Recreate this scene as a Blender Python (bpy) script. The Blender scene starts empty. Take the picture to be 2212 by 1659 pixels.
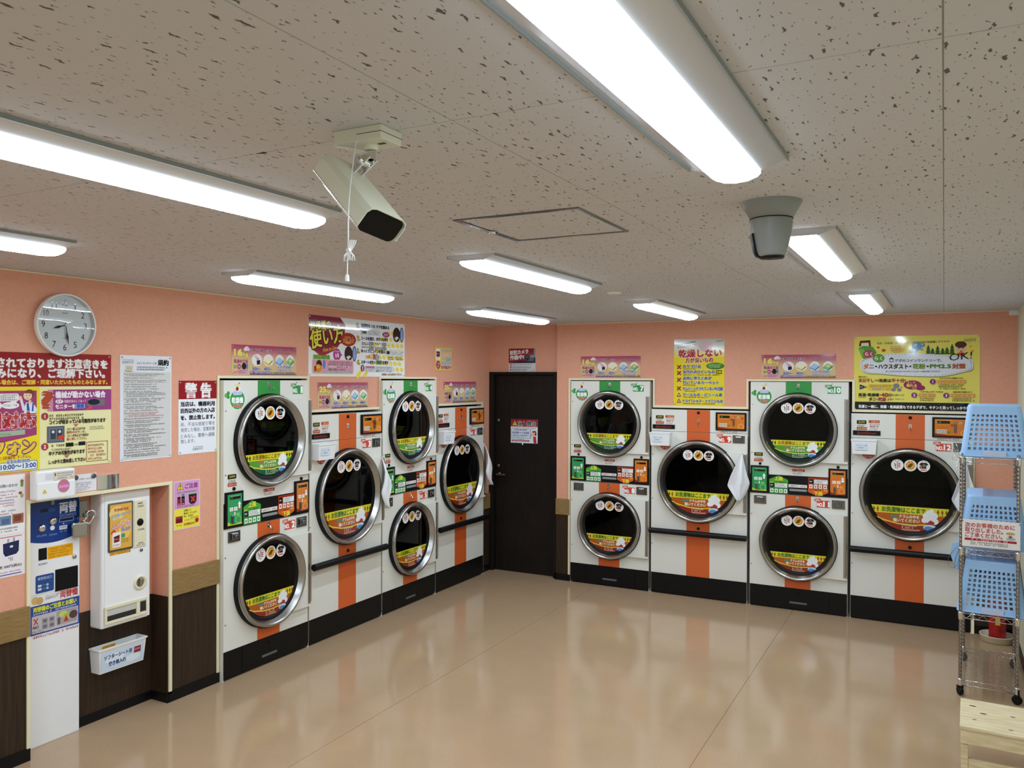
import bpy, bmesh, math, random
from mathutils import Vector, Matrix
PI = math.pi
sc = bpy.context.scene
COL = sc.collection
RND = random.Random(7)

# ------------------------------------------------------------------ camera, world, exposure
cd = bpy.data.cameras.new('camera'); cam = bpy.data.objects.new('camera', cd); COL.objects.link(cam)
YAW, PITCH, ROLL, FPX = 0.48559, -0.005966, 0.003891, 1768.9
cam.rotation_mode = 'QUATERNION'
def cam_axes():
    F = Vector((-math.sin(YAW), math.cos(YAW), 0)); R = Vector((math.cos(YAW), math.sin(YAW), 0)); U = Vector((0, 0, 1))
    F2 = F*math.cos(PITCH)+U*math.sin(PITCH); U2 = U*math.cos(PITCH)-F*math.sin(PITCH)
    return R*math.cos(ROLL)+U2*math.sin(ROLL), U2*math.cos(ROLL)-R*math.sin(ROLL), F2
_r, _u, _f = cam_axes()
cam.rotation_quaternion = Matrix((_r, _u, -_f)).transposed().to_quaternion()
cam.location = (0, 0, 1.94)
cd.sensor_width = 36; cd.lens = FPX*36/2212; cd.clip_start = 0.02
sc.camera = cam
w = bpy.data.worlds.new('world'); sc.world = w; w.use_nodes = True
w.node_tree.nodes['Background'].inputs[0].default_value = (0.5, 0.55, 0.6, 1)
w.node_tree.nodes['Background'].inputs[1].default_value = 0.0
vs = sc.view_settings
vs.view_transform = 'Standard'; vs.look = 'None'; vs.gamma = 1; vs.use_curve_mapping = False
vs.exposure = 0.0
LAMP, LAMP_SIDE = 64.0, 4.0      # radiance of the lamp diffusers, underside and edges
LAMP_COL = (.80, .93, 1.06, 1)
sc.cycles.max_bounces = 10; sc.cycles.transparent_max_bounces = 12

# ------------------------------------------------------------------ helpers
def lin(c):
    return tuple((v/12.92 if v <= .04045 else ((v+.055)/1.055)**2.4) for v in c)
def hexc(h):
    h = h.lstrip('#'); return lin(tuple(int(h[i:i+2], 16)/255 for i in (0, 2, 4)))+(1,)
MATS = {}
def mat(name, col='808080', rough=.5, metal=0., spec=.5, coat=0.):
    if name in MATS: return MATS[name]
    m = bpy.data.materials.new(name); m.use_nodes = True
    b = m.node_tree.nodes['Principled BSDF']
    b.inputs['Base Color'].default_value = hexc(col); b.inputs['Roughness'].default_value = rough
    b.inputs['Metallic'].default_value = metal; b.inputs['Specular IOR Level'].default_value = spec
    b.inputs['Coat Weight'].default_value = coat
    MATS[name] = m; return m
def nodes(m):
    nt = m.node_tree; return nt, nt.nodes, nt.links, nt.nodes['Principled BSDF']
def ink(h):
    return mat('print_'+h.lstrip('#').lower(), h, .06, 0, .5)

class MB:
    """collects faces, builds one mesh object"""
    def __init__(s): s.v = []; s.f = []; s.m = []; s.sm = []
    def add(s, vs, fs, mi=0, smooth=False):
        n = len(s.v); s.v += [tuple(v) for v in vs]
        for f in fs: s.f.append([n+i for i in f]); s.m.append(mi); s.sm.append(smooth)
    def box(s, x0, x1, y0, y1, z0, z1, mi=0, ch=0.):
        if ch <= 0:
            s.add([(x, y, z) for z in (z0, z1) for y in (y0, y1) for x in (x0, x1)],
                  [(0, 2, 3, 1), (4, 5, 7, 6), (0, 1, 5, 4), (2, 6, 7, 3), (0, 4, 6, 2), (1, 3, 7, 5)], mi); return
        bm = bmesh.new(); bmesh.ops.create_cube(bm, size=1)
        for v in bm.verts:
            v.co = Vector((x0 if v.co.x < 0 else x1, y0 if v.co.y < 0 else y1, z0 if v.co.z < 0 else z1))
        bmesh.ops.bevel(bm, geom=bm.edges[:], offset=ch, segments=2, profile=.5, affect='EDGES')
        bm.verts.index_update()
        s.add([v.co[:] for v in bm.verts], [[v.index for v in f.verts] for f in bm.faces], mi, False); bm.free()
    def prism(s, pts, a, b, axis='y', mi=0):
        """outline pts extruded from a to b; axis y: pts are (x,z); z: (x,y); x: (y,z)"""
        def P(p, t): return {'y': (p[0], t, p[1]), 'z': (p[0], p[1], t), 'x': (t, p[0], p[1])}[axis]
        n = len(pts)
        vs = [P(p, a) for p in pts]+[P(p, b) for p in pts]
        fs = [list(range(n))[::-1], list(range(n, 2*n))]+[(i, (i+1) % n, n+(i+1) % n, n+i) for i in range(n)]
        s.add(vs, fs, mi)
    def lathe(s, prof, c=(0, 0, 0), axis='z', n=32, mi=0, smooth=True, cap0=False, cap1=False):
        """profile (r,h) around an axis through c; axis 'y' means h runs towards -y (out of a front)"""
        vs = []
        for r, h in prof:
            for i in range(n):
                t = 2*PI*i/n; x, y = r*math.cos(t), r*math.sin(t)
                vs.append({'z': (c[0]+x, c[1]+y, c[2]+h), 'y': (c[0]+x, c[1]-h, c[2]+y), 'x': (c[0]+h, c[1]+x, c[2]+y)}[axis])
        fs = []
        for k in range(len(prof)-1):
            for i in range(n):
                j = (i+1) % n; fs.append((k*n+i, k*n+j, (k+1)*n+j, (k+1)*n+i))
        s.add(vs, fs, mi, smooth)
        m = len(prof)-1
        if cap0: s.add(vs[:n], [list(range(n))[::-1]], mi)
        if cap1: s.add(vs[m*n:], [list(range(n))], mi)
    def tube(s, pts, r, n=8, mi=0, closed=False, caps=True):
        pts = [Vector(p) for p in pts]; m = len(pts); rings = []
        prev = None
        for i, p in enumerate(pts):
            a = pts[i-1] if (i or closed) else p; b = pts[(i+1) % m] if (i < m-1 or closed) else p
            t = (b-a); t = t.normalized() if t.length > 1e-9 else Vector((0, 0, 1))
            if prev is None:
                u = t.orthogonal().normalized()
            else:
                u = prev-t*prev.dot(t); u = u.normalized() if u.length > 1e-6 else t.orthogonal().normalized()
            prev = u; v = t.cross(u)
            rr = r[i] if isinstance(r, (list, tuple)) else r
            rings.append([p+u*rr*math.cos(2*PI*k/n)+v*rr*math.sin(2*PI*k/n) for k in range(n)])
        vs = [q for R in rings for q in R]; fs = []
        for i in range(m if closed else m-1):
            j = (i+1) % m
            for k in range(n): l = (k+1) % n; fs.append((i*n+k, i*n+l, j*n+l, j*n+k))
        s.add(vs, fs, mi, True)
        if caps and not closed: s.add(rings[0], [list(range(n))[::-1]], mi); s.add(rings[-1], [list(range(n))], mi)
    def mesh(s, name, mats):
        me = bpy.data.meshes.new(name); me.from_pydata(s.v, [], s.f)
        for m in (mats if isinstance(mats, (list, tuple)) else [mats]): me.materials.append(m)
        me.polygons.foreach_set('material_index', s.m); me.polygons.foreach_set('use_smooth', s.sm)
        me.update(); return me
    def obj(s, name, mats, parent=None, loc=None, rz=None):
        return link(name, s.mesh(name, mats), parent, loc, rz)
def link(name, me, parent=None, loc=None, rz=None):
    o = bpy.data.objects.new(name, me); COL.objects.link(o)
    if parent: o.parent = parent
    if loc: o.location = loc
    if rz is not None: o.rotation_euler = (0, 0, rz)
    return o
def tag(o, label=None, cat=None, group=None, kind=None):
    if label: o['label'] = label
    if cat: o['category'] = cat
    if group: o['group'] = group
    if kind: o['kind'] = kind
    return o
def thing(name, label, cat, loc=(0, 0, 0), rz=0, group=None):
    return tag(link(name, None, None, loc, rz), label, cat, group)
def dup(root, loc, rz, label, group=None, skip=()):
    r = root.copy(); COL.objects.link(r); r.location = loc; r.rotation_euler = (0, 0, rz); r['label'] = label
    if group: r['group'] = group
    for ch in list(root.children):
        if ch.name.split('.')[0] in skip: continue
        c = ch.copy(); COL.objects.link(c); c.parent = r
        for g in list(ch.children):
            d = g.copy(); COL.objects.link(d); d.parent = c
    return r
LROT = PI/2      # a front turned to face +X (left wall)

# --- flat printing -------------------------------------------------
TXT = {}
def text_mesh(t, bold):
    k = (t, round(bold, 4))
    if k in TXT: return TXT[k]
    c = bpy.data.curves.new('glyphs', 'FONT'); c.body = t; c.size = 1; c.offset = bold; c.resolution_u = 2
    o = bpy.data.objects.new('glyphs', c); m = o.to_mesh()
    vs = [(v.co.x, v.co.y) for v in m.vertices]; fs = [list(p.vertices) for p in m.polygons]
    o.to_mesh_clear(); bpy.data.objects.remove(o); bpy.data.curves.remove(c)
    TXT[k] = (vs, fs); return TXT[k]
class Ink:
    """flat print lying on a front: u to the right; cm from the top left when H is given, metres with v up otherwise"""
    def __init__(s, H=None, off=.0006, step=.00002):
        s.mb = MB(); s.mats = []; s.H = H; s.y = -off; s.step = step
    def P(s, u, v):
        return (u*.01, s.y, s.H-v*.01) if s.H is not None else (u, s.y, v)
    def mi(s, c):
        if c not in s.mats: s.mats.append(c)
        return s.mats.index(c)
    def up(s): s.y -= s.step
    def poly(s, pts, c):
        s.up(); s.mb.add([s.P(*p) for p in pts], [list(range(len(pts)))], s.mi(c))
    def rect(s, u0, v0, u1, v1, c): s.poly([(u0, v0), (u1, v0), (u1, v1), (u0, v1)], c)
    def rrect(s, u0, v0, u1, v1, r, c):
        pts = []
        for cx, cy, a in ((u1-r, v1-r, 0), (u0+r, v1-r, 90), (u0+r, v0+r, 180), (u1-r, v0+r, 270)):
            for k in range(4): t = math.radians(a+k*30); pts.append((cx+r*math.cos(t), cy+r*math.sin(t)))
        s.poly(pts, c)
    def ell(s, cx, cy, rx, ry, c, n=24, a0=0, a1=360, rot=0):
        full = a1-a0 >= 360; pts = []; q = math.radians(rot)
        for i in range(n if full else n+1):
            t = math.radians(a0+(a1-a0)*i/n); x, y = rx*math.cos(t), ry*math.sin(t)
            pts.append((cx+x*math.cos(q)-y*math.sin(q), cy+x*math.sin(q)+y*math.cos(q)))
        s.poly(pts, c)
    def frame(s, u0, v0, u1, v1, t, c):
        s.up(); m = s.mi(c)
        for a in ((u0, v0, u1, v0+t), (u0, v1-t, u1, v1), (u0, v0+t, u0+t, v1-t), (u1-t, v0+t, u1, v1-t)):
            s.mb.add([s.P(*p) for p in ((a[0], a[1]), (a[2], a[1]), (a[2], a[3]), (a[0], a[3]))], [(0, 1, 2, 3)], m)
    def t(s, t, x, y, size, c, bold=.02, al='l', w=None, rot=0, out=None, sh=0):
        """text with its middle at height y; w squeezes it to a width; out=(colour, width) draws a contour"""
        if out: s.t(t, x, y, size, out[0], -out[1], al, w, rot, None, sh)
        if bold >= .03: bold *= 1.25
        vs, fs = text_mesh(t, 0)
        if not vs: return
        x0 = min(v[0] for v in vs); x1 = max(v[0] for v in vs)
        cjk = any(ord(ch) > 0x2000 for ch in t); mid = .38 if cjk else .34
        k = (w/(x1-x0)) if w else size
        tw = (x1-x0)*k; ox = {'l': 0, 'c': -tw/2, 'r': -tw}[al]
        q = math.radians(rot); sg = -1 if s.H is not None else 1
        s.up(); cm_ = size*(1 if s.H is not None else 100)
        if bold < 0: n_ = 8 if cm_ > 2.5 else 6; sft = [(-bold*size*math.cos(2*PI*i/n_), -bold*size*math.sin(2*PI*i/n_)) for i in range(n_)]
        elif bold < .015: sft = [(0, 0)]
        elif cm_ < 2.2: d_ = bold*size*.75; sft = [(d_, 0), (-d_, 0)]
        else: d_ = bold*size*.75; sft = [(d_, d_), (-d_, d_), (-d_, -d_), (d_, -d_)]
        for dx, dy in sft:
            o = []; s.y -= 6e-6
            for a, b in vs:
                px = (a-x0)*k+ox+dx; py = (b-mid)*size+dy; px += sh*py
                X = px*math.cos(q)-py*math.sin(q); Y = px*math.sin(q)+py*math.cos(q)
                o.append(s.P(x+X, y+sg*Y))
            s.mb.add(o, fs, s.mi(c))
    def lines(s, u0, v0, u1, n, pitch, h, c, short=.35, rot=0):
        """rows of small print too fine to read: strokes only"""
        s.up(); m = s.mi(c); sg = 1 if s.H is not None else -1; q = math.tan(math.radians(rot))
        for k in range(n):
            y = v0+sg*k*pitch; x = u0; e = u1-(u1-u0)*short*RND.random()
            while x < e:
                wd = h*.82
                if RND.random() < .94:
                    for a, b, cc, d in ((.0, .08, 1, .24), (.05, .42, .95, .56), (0, .78, 1, .94), (.38, .1, .6, .9)):
                        if RND.random() < .15: continue
                        yy = y-(x-u0)*q
                        s.mb.add([s.P(x+a*wd, yy+sg*b*h), s.P(x+cc*wd, yy+sg*b*h), s.P(x+cc*wd, yy+sg*d*h), s.P(x+a*wd, yy+sg*d*h)], [(0, 1, 2, 3)], m)
                x += h
    def obj(s, name, parent): return s.mb.obj(name, [ink(c) for c in s.mats], parent)

# ------------------------------------------------------------------ materials of the room
def noise_col(m, c0, c1, scale, detail=4, lo=.35, hi=.65, stretch=(1, 1, 1), bump=0., bscale=None, coord='Object'):
    nt, N, L, b = nodes(m)
    tc = N.new('ShaderNodeNewGeometry') if coord == 'World' else N.new('ShaderNodeTexCoord')
    mp = N.new('ShaderNodeMapping'); mp.inputs['Scale'].default_value = stretch
    L.new(tc.outputs['Position' if coord == 'World' else 'Object'], mp.inputs[0])
    no = N.new('ShaderNodeTexNoise'); no.inputs['Scale'].default_value = scale; no.inputs['Detail'].default_value = detail
    L.new(mp.outputs[0], no.inputs['Vector'])
    cr = N.new('ShaderNodeValToRGB'); cr.color_ramp.elements[0].position = lo; cr.color_ramp.elements[1].position = hi
    cr.color_ramp.elements[0].color = hexc(c0); cr.color_ramp.elements[1].color = hexc(c1)
    L.new(no.outputs['Fac'], cr.inputs[0]); L.new(cr.outputs[0], b.inputs['Base Color'])
    if bump:
        bp = N.new('ShaderNodeBump'); bp.inputs['Strength'].default_value = bump; bp.inputs['Distance'].default_value = .002
        src = no
        if bscale:
            src = N.new('ShaderNodeTexNoise'); src.inputs['Scale'].default_value = bscale; L.new(tc.outputs['Position' if coord == 'World' else 'Object'], src.inputs['Vector'])
        L.new(src.outputs['Fac'], bp.inputs['Height']); L.new(bp.outputs[0], b.inputs['Normal'])
    return m
M_WALL = noise_col(mat('salmon_wallpaper', 'E9A07F', .75), 'DE9F83', 'E2A488', 60, bump=.25, bscale=350, coord='World')
M_PALE = noise_col(mat('pale_wallpaper', 'D9D6BE', .75), 'D6D3BB', 'DCD9C2', 60, bump=.2, bscale=350, coord='World')
M_TRIM = mat('cream_trim', 'EAE2BE', .4)
M_BASE = mat('black_baseboard', '0A0B0D', .4, 0, .25)
M_RAIL = noise_col(mat('tan_wood_rail', '8E7145', .45), '84683D', '987B4D', 14, 6, stretch=(1, 1, 9), coord='World')
M_WAIN = noise_col(mat('dark_wood_panel', '33261C', .42, 0, .3), '2A1E16', '3A2B1D', 30, 5, stretch=(3, 3, .12), coord='World')
M_DOOR = noise_col(mat('dark_wood_door', '201917', .42, 0, .22), '15100F', '211A17', 30, 5, stretch=(3, 3, .15), coord='World')
M_WHITE = mat('white_enamel', 'E4E3DA', .34)
M_WHITE2 = mat('white_plastic', 'EDEEEE', .3)
M_IVORY = mat('ivory_plastic', 'E6DEC0', .4)
M_BLACK = mat('black_enamel', '090A0C', .42, 0, .25)
M_RUBBER = mat('black_rubber', '08090A', .5, 0, .25)
M_ORANGE = mat('orange_stripe_paint', 'D4612A', .35)
M_GREEN = mat('green_stripe_paint', '2F9540', .35)
M_STEEL = mat('brushed_steel', 'B2B1AE', .27, 1)
M_CHROME = mat('chrome', 'E2E3E4', .07, 1)
M_DSTEEL = mat('dark_steel', '85878B', .2, 1)
M_GREY = mat('grey_plastic', '8D9492', .4)
M_DARKIN = mat('dark_gap', '0A0A0B', .8)
M_BLUE = mat('light_blue_plastic', '9CC6F2', .35)
M_BLUE.node_tree.nodes['Principled BSDF'].inputs['Subsurface Weight'].default_value = 0.0
M_PINE = noise_col(mat('pale_pine', 'DCCBA2', .5), 'D2BE92', 'E6D8B4', 9, 6, stretch=(1, 9, 9), coord='World')
M_REDP = mat('red_paint', 'A3141A', .3)
M_CLOTH = noise_col(mat('white_towelling', 'E9E9EC', .95), 'E4E4E8', 'F2F2F4', 200, bump=.5, bscale=600)
M_BEIGE = mat('ivory_camera_shell', 'DADBC6', .35)
M_GLASS = bpy.data.materials.new('smoked_glass'); M_GLASS.use_nodes = True
def thin_glass(m, tint, boost=1.5, rough=.02):
    nt = m.node_tree; N = nt.nodes; L = nt.links; N.clear()
    o = N.new('ShaderNodeOutputMaterial'); mx = N.new('ShaderNodeMixShader'); tr = N.new('ShaderNodeBsdfTransparent'); gl = N.new('ShaderNodeBsdfGlossy'); fr = N.new('ShaderNodeFresnel')
    tr.inputs[0].default_value = tint; gl.inputs['Roughness'].default_value = rough; fr.inputs[0].default_value = boost
    L.new(fr.outputs[0], mx.inputs[0]); L.new(tr.outputs[0], mx.inputs[1]); L.new(gl.outputs[0], mx.inputs[2]); L.new(mx.outputs[0], o.inputs[0])
thin_glass(M_GLASS, (.20, .205, .21, 1), 1.3)
M_CLEAR = bpy.data.materials.new('clear_glass'); M_CLEAR.use_nodes = True; thin_glass(M_CLEAR, (.96, .97, .97, 1), 1.5, .01)
M_LAMP = bpy.data.materials.new('lit_diffuser'); M_LAMP.use_nodes = True
_nt = M_LAMP.node_tree; _nt.nodes.clear(); _o = _nt.nodes.new('ShaderNodeOutputMaterial'); _e = _nt.nodes.new('ShaderNodeEmission')
_e.inputs[0].default_value = LAMP_COL; _e.inputs[1].default_value = LAMP; _nt.links.new(_e.outputs[0], _o.inputs[0])
M_LAMP2 = M_LAMP.copy(); M_LAMP2.name = 'lit_diffuser_edge'; M_LAMP2.node_tree.nodes['Emission'].inputs[1].default_value = LAMP_SIDE
M_PLATE = mat('glossy_reflector_white', 'D6DADE', .24, .35)

# floor vinyl
M_FLOOR = mat('waxed_beige_vinyl', 'B79A78', .2, 0, .5)
nt, N, L, b = nodes(M_FLOOR)
g = N.new('ShaderNodeNewGeometry')
n1 = N.new('ShaderNodeTexNoise'); n1.inputs['Scale'].default_value = 220; n1.inputs['Detail'].default_value = 3
n2 = N.new('ShaderNodeTexNoise'); n2.inputs['Scale'].default_value = 5; n2.inputs['Detail'].default_value = 4
L.new(g.outputs['Position'], n1.inputs['Vector']); L.new(g.outputs['Position'], n2.inputs['Vector'])
cr = N.new('ShaderNodeValToRGB'); e = cr.color_ramp.elements; e[0].position = .34; e[1].position = .66; e[0].color = hexc('AC8E6D'); e[1].color = hexc('C4A685')
L.new(n1.outputs['Fac'], cr.inputs[0])
mr = N.new('ShaderNodeMix'); mr.data_type = 'RGBA'; mr.blend_type = 'MULTIPLY'; mr.inputs[0].default_value = .14
L.new(cr.outputs[0], mr.inputs[6]); L.new(n2.outputs['Fac'], mr.inputs[7]); L.new(mr.outputs[2], b.inputs['Base Color'])
r2 = N.new('ShaderNodeMapRange'); r2.inputs[3].default_value = .095; r2.inputs[4].default_value = .145
L.new(n2.outputs['Fac'], r2.inputs[0]); L.new(r2.outputs[0], b.inputs['Roughness'])
n3 = N.new('ShaderNodeTexNoise'); n3.inputs['Scale'].default_value = 9; n3.inputs['Detail'].default_value = 2; L.new(g.outputs['Position'], n3.inputs['Vector'])
bp = N.new('ShaderNodeBump'); bp.inputs['Strength'].default_value = .035; bp.inputs['Distance'].default_value = .01
L.new(n3.outputs['Fac'], bp.inputs['Height']); L.new(bp.outputs[0], b.inputs['Normal'])

# fissured mineral ceiling board
M_CEIL = mat('fissured_ceiling_board', 'D9D2C8', .85)
nt, N, L, b = nodes(M_CEIL)
g = N.new('ShaderNodeNewGeometry')
nz = N.new('ShaderNodeTexNoise'); nz.inputs['Scale'].default_value = 70; nz.inputs['Detail'].default_value = 2
L.new(g.outputs['Position'], nz.inputs['Vector'])
sb = N.new('ShaderNodeVectorMath'); sb.operation = 'SUBTRACT'; sb.inputs[1].default_value = (.5, .5, .5); L.new(nz.outputs['Color'], sb.inputs[0])
sc1 = N.new('ShaderNodeVectorMath'); sc1.operation = 'SCALE'; sc1.inputs['Scale'].default_value = .016; L.new(sb.outputs[0], sc1.inputs[0])
ad = N.new('ShaderNodeVectorMath'); L.new(g.outputs['Position'], ad.inputs[0]); L.new(sc1.outputs[0], ad.inputs[1])
facs = []
for sx, sy, ofs, k in ((46, 11, 0., .135), (74, 21, 3.7, .105)):
    mp = N.new('ShaderNodeMapping'); mp.inputs['Scale'].default_value = (sx, sy, 0); mp.inputs['Location'].default_value = (ofs, ofs*2, 0)
    L.new(ad.outputs[0], mp.inputs[0])
    vo = N.new('ShaderNodeTexVoronoi'); vo.voronoi_dimensions = '2D'; vo.inputs['Scale'].default_value = 1
    L.new(mp.outputs[0], vo.inputs['Vector'])
    sp = N.new('ShaderNodeSeparateColor'); L.new(vo.outputs['Color'], sp.inputs[0])
    pw = N.new('ShaderNodeMath'); pw.operation = 'POWER'; pw.inputs[1].default_value = 1.6; L.new(sp.outputs[0], pw.inputs[0])
    th = N.new('ShaderNodeMath'); th.operation = 'MULTIPLY'; th.inputs[1].default_value = k; L.new(pw.outputs[0], th.inputs[0])
    df = N.new('ShaderNodeMath'); df.operation = 'SUBTRACT'; L.new(vo.outputs['Distance'], df.inputs[0]); L.new(th.outputs[0], df.inputs[1])
    ml = N.new('ShaderNodeMapRange'); ml.inputs[1].default_value = -.012; ml.inputs[2].default_value = .022; L.new(df.outputs[0], ml.inputs[0])
    facs.append(ml)
mn = N.new('ShaderNodeMath'); mn.operation = 'MINIMUM'; L.new(facs[0].outputs[0], mn.inputs[0]); L.new(facs[1].outputs[0], mn.inputs[1])
mx = N.new('ShaderNodeMix'); mx.data_type = 'RGBA'; mx.inputs[6].default_value = hexc("625C54"); mx.inputs[7].default_value = hexc("CCCDD2")
L.new(mn.outputs[0], mx.inputs[0]); L.new(mx.outputs[2], b.inputs['Base Color'])
bp = N.new('ShaderNodeBump'); bp.inputs['Strength'].default_value = .5; bp.inputs['Distance'].default_value = .002
L.new(mn.outputs[0], bp.inputs['Height']); L.new(bp.outputs[0], b.inputs['Normal'])

# drum metal with perforations
M_DRUM = mat('perforated_drum', '5A5B5C', .35, .8)
nt, N, L, b = nodes(M_DRUM)
tc = N.new('ShaderNodeTexCoord'); sx = N.new('ShaderNodeSeparateXYZ'); L.new(tc.outputs['Object'], sx.inputs[0])
at_ = N.new('ShaderNodeMath'); at_.operation = 'ARCTAN2'; L.new(sx.outputs[0], at_.inputs[0]); L.new(sx.outputs[2], at_.inputs[1])
def sinw(src, k):
    a = N.new('ShaderNodeMath'); a.operation = 'MULTIPLY'; a.inputs[1].default_value = k; L.new(src, a.inputs[0])
    q = N.new('ShaderNodeMath'); q.operation = 'SINE'; L.new(a.outputs[0], q.inputs[0]); return q
s1 = sinw(at_.outputs[0], 60); s2 = sinw(sx.outputs[1], 210)
pm = N.new('ShaderNodeMath'); pm.operation = 'MULTIPLY'; L.new(s1.outputs[0], pm.inputs[0]); L.new(s2.outputs[0], pm.inputs[1])
gt = N.new('ShaderNodeMath'); gt.operation = 'GREATER_THAN'; gt.inputs[1].default_value = .45; L.new(pm.outputs[0], gt.inputs[0])
mx = N.new('ShaderNodeMix'); mx.data_type = 'RGBA'; mx.inputs[6].default_value = hexc('3A3B3D'); mx.inputs[7].default_value = hexc('060606')
L.new(gt.outputs[0], mx.inputs[0]); L.new(mx.outputs[2], b.inputs['Base Color'])

# ------------------------------------------------------------------ room
XL, YB, XR, YF, ZC = -4.09, 7.225, 0.49, -2.4, 2.475
def struct(o): o['kind'] = 'structure'; return o
fl = MB(); fl.box(-5.1, .6, YF-.1, 8.3, -.06, -.004); floor = struct(fl.obj('floor', mat('floor_seam', '9A8468', .5)))
for x0, x1 in ((-4.6, -2.88), (-2.88, -1.115), (-1.115, .55)):
    m = MB(); m.box(x0+.0012, x1-.0012, YF, 8.0, -.0038, 0); m.obj('floor_sheet', M_FLOOR, floor)
ce = MB(); ce.box(-5.1, .6, YF-.1, 8.3, 2.4768, 2.55); ceiling = struct(ce.obj('ceiling', mat('ceiling_gap', 'A39C92', .9)))
xs = [-4.2, -3.605, -2.705, -1.805, -.905, -.005, .52]
ys = [YF-.02]+[1.445+.9*k for k in range(-4, 7)]+[7.35]
cache = {}
for i in range(len(xs)-1):
    for j in range(len(ys)-1):
        wx, wy = xs[i+1]-xs[i], ys[j+1]-ys[j]; key = (round(wx, 3), round(wy, 3))
        if key not in cache:
            m = MB(); m.box(.0012, wx-.0012, .0012, wy-.0012, 0, .0083, 0, .0009); cache[key] = m.mesh('ceiling_panel', M_CEIL)
        link('ceiling_panel', cache[key], ceiling, (xs[i], ys[j], ZC))
m = MB(); m.prism([(-1.455, 1.4445), (-1.425, 1.452), (-1.425, 1.4395)], ZC-.0006, ZC+.001, 'z'); m.obj('chipped_corner', M_DARKIN, ceiling)

# left wall: one sheet stepped around the niche and the dryer openings
m = MB()
m.prism([(YF, 0), (2.522, 0), (2.522, 1.302), (3.362, 1.302), (3.362, 0), (3.742, 0), (3.742, 1.938), (4.555, 1.938), (4.555, 1.69),
         (5.432, 1.69), (5.432, 1.938), (6.24, 1.938), (6.24, 1.69), (7.095, 1.69), (7.095, 0), (7.29, 0), (7.29, ZC+.01), (YF, ZC+.01)], XL-.05, XL, 'x')
wall_left = struct(m.obj('wall_left', M_WALL))
m = MB(); m.box(-4.31, -4.235, 2.868, 3.43, 0, 1.5); m.box(-4.24, XL-.05, 3.362, 3.43, 0, 1.5); m.box(-4.31, XL-.05, 2.45, 3.43, 1.43, 1.5); m.box(-4.7, XL-.05, 2.45, 2.522, 0, 1.5)
m.obj('niche', M_WALL, wall_left)
# right-hand dryer wall (far wall), furred out in front of the door wall
m = MB()
m.prism([(-3.32, 0), (-3.172, 0), (-3.172, 1.933), (-2.352, 1.933), (-2.352, 1.686), (-1.497, 1.686), (-1.497, 1.93), (-.665, 1.93), (-.665, 1.683),
         (.205, 1.683), (.205, 0), (XR+.05, 0), (XR+.05, ZC+.01), (-3.32, ZC+.01)], YB, YB+.05, 'y')
m.box(-3.32, -3.18, YB+.05, 7.32, 0, ZC+.01)
wall_back = struct(m.obj('wall_back', M_WALL))
m = MB(); m.prism([(-4.2, 2.012), (-3.32, 2.012), (-3.32, ZC+.01), (-4.2, ZC+.01)], 7.29, 7.36, 'y'); wall_door = struct(m.obj('wall_doorway', M_WALL))
m = MB(); m.box(XR, XR+.06, YF, 7.3, 0, ZC+.01); wall_right = struct(m.obj('wall_right', M_PALE))
m = MB(); m.box(-4.3, XR+.1, YF-.06, YF, 0, ZC+.01); wall_front = struct(m.obj('wall_front', M_PALE))
# shells behind the walls that close the dryer bays
m = MB(); m.box(-5.1, -5.05, 2.4, 8.3, 0, ZC); m.box(-5.1, .6, 8.25, 8.3, 0, ZC); struct(m.obj('wall_service', M_DARKIN))

# cream edge trims
def strips(name, boxes):
    m = MB()
    for bx in boxes: m.box(*bx, 0, .0015)
    return struct(m.obj(name, M_TRIM))
def tl(y0, y1, z0, z1): return (XL, XL+.011, y0, y1, z0, z1)
def tr(x0, x1, z0, z1): return (x0, x1, YB-.011, YB, z0, z1)
T = .021
strips('trim_1', [tl(2.522-T*.85, 2.522, .06, 1.302), tl(2.522-T*.85, 3.362+T, 1.302, 1.302+T*.9), tl(3.362, 3.362+T, .05, 1.302)])
strips('trim_2', [tl(3.742-.018, 3.742, .06, 1.938), tl(3.742-.018, 4.555+T, 1.938, 1.938+T*.85), tl(4.555, 4.555+T, 1.69+T*.9, 1.938), tl(4.555, 5.432, 1.69, 1.69+T*.9),
                  tl(5.432-T, 5.432, 1.69+T*.9, 1.938), tl(5.432-T, 6.24+T, 1.938, 1.938+T*.85), tl(6.24, 6.24+T, 1.69+T, 1.938), tl(6.24, 7.095+T, 1.69, 1.69+T), tl(7.095, 7.095+T, .06, 1.69)])
strips('trim_3', [tr(-3.172-T, -3.172, .05, 1.933), tr(-3.172-T, -2.352+T*.8, 1.933, 1.933+T*.9), tr(-2.352, -2.352+T*.8, 1.686+T, 1.933), tr(-2.352, -1.497, 1.686, 1.686+T),
                  tr(-1.497-T*.8, -1.497, 1.686+T, 1.93), tr(-1.497-T*.8, -.665+T, 1.93, 1.93+T*.8), tr(-.665, -.665+T, 1.683+T, 1.93), tr(-.665, .205, 1.683, 1.683+T), tr(.19, .19+T*1.1, .05, 1.683+T)])
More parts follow.
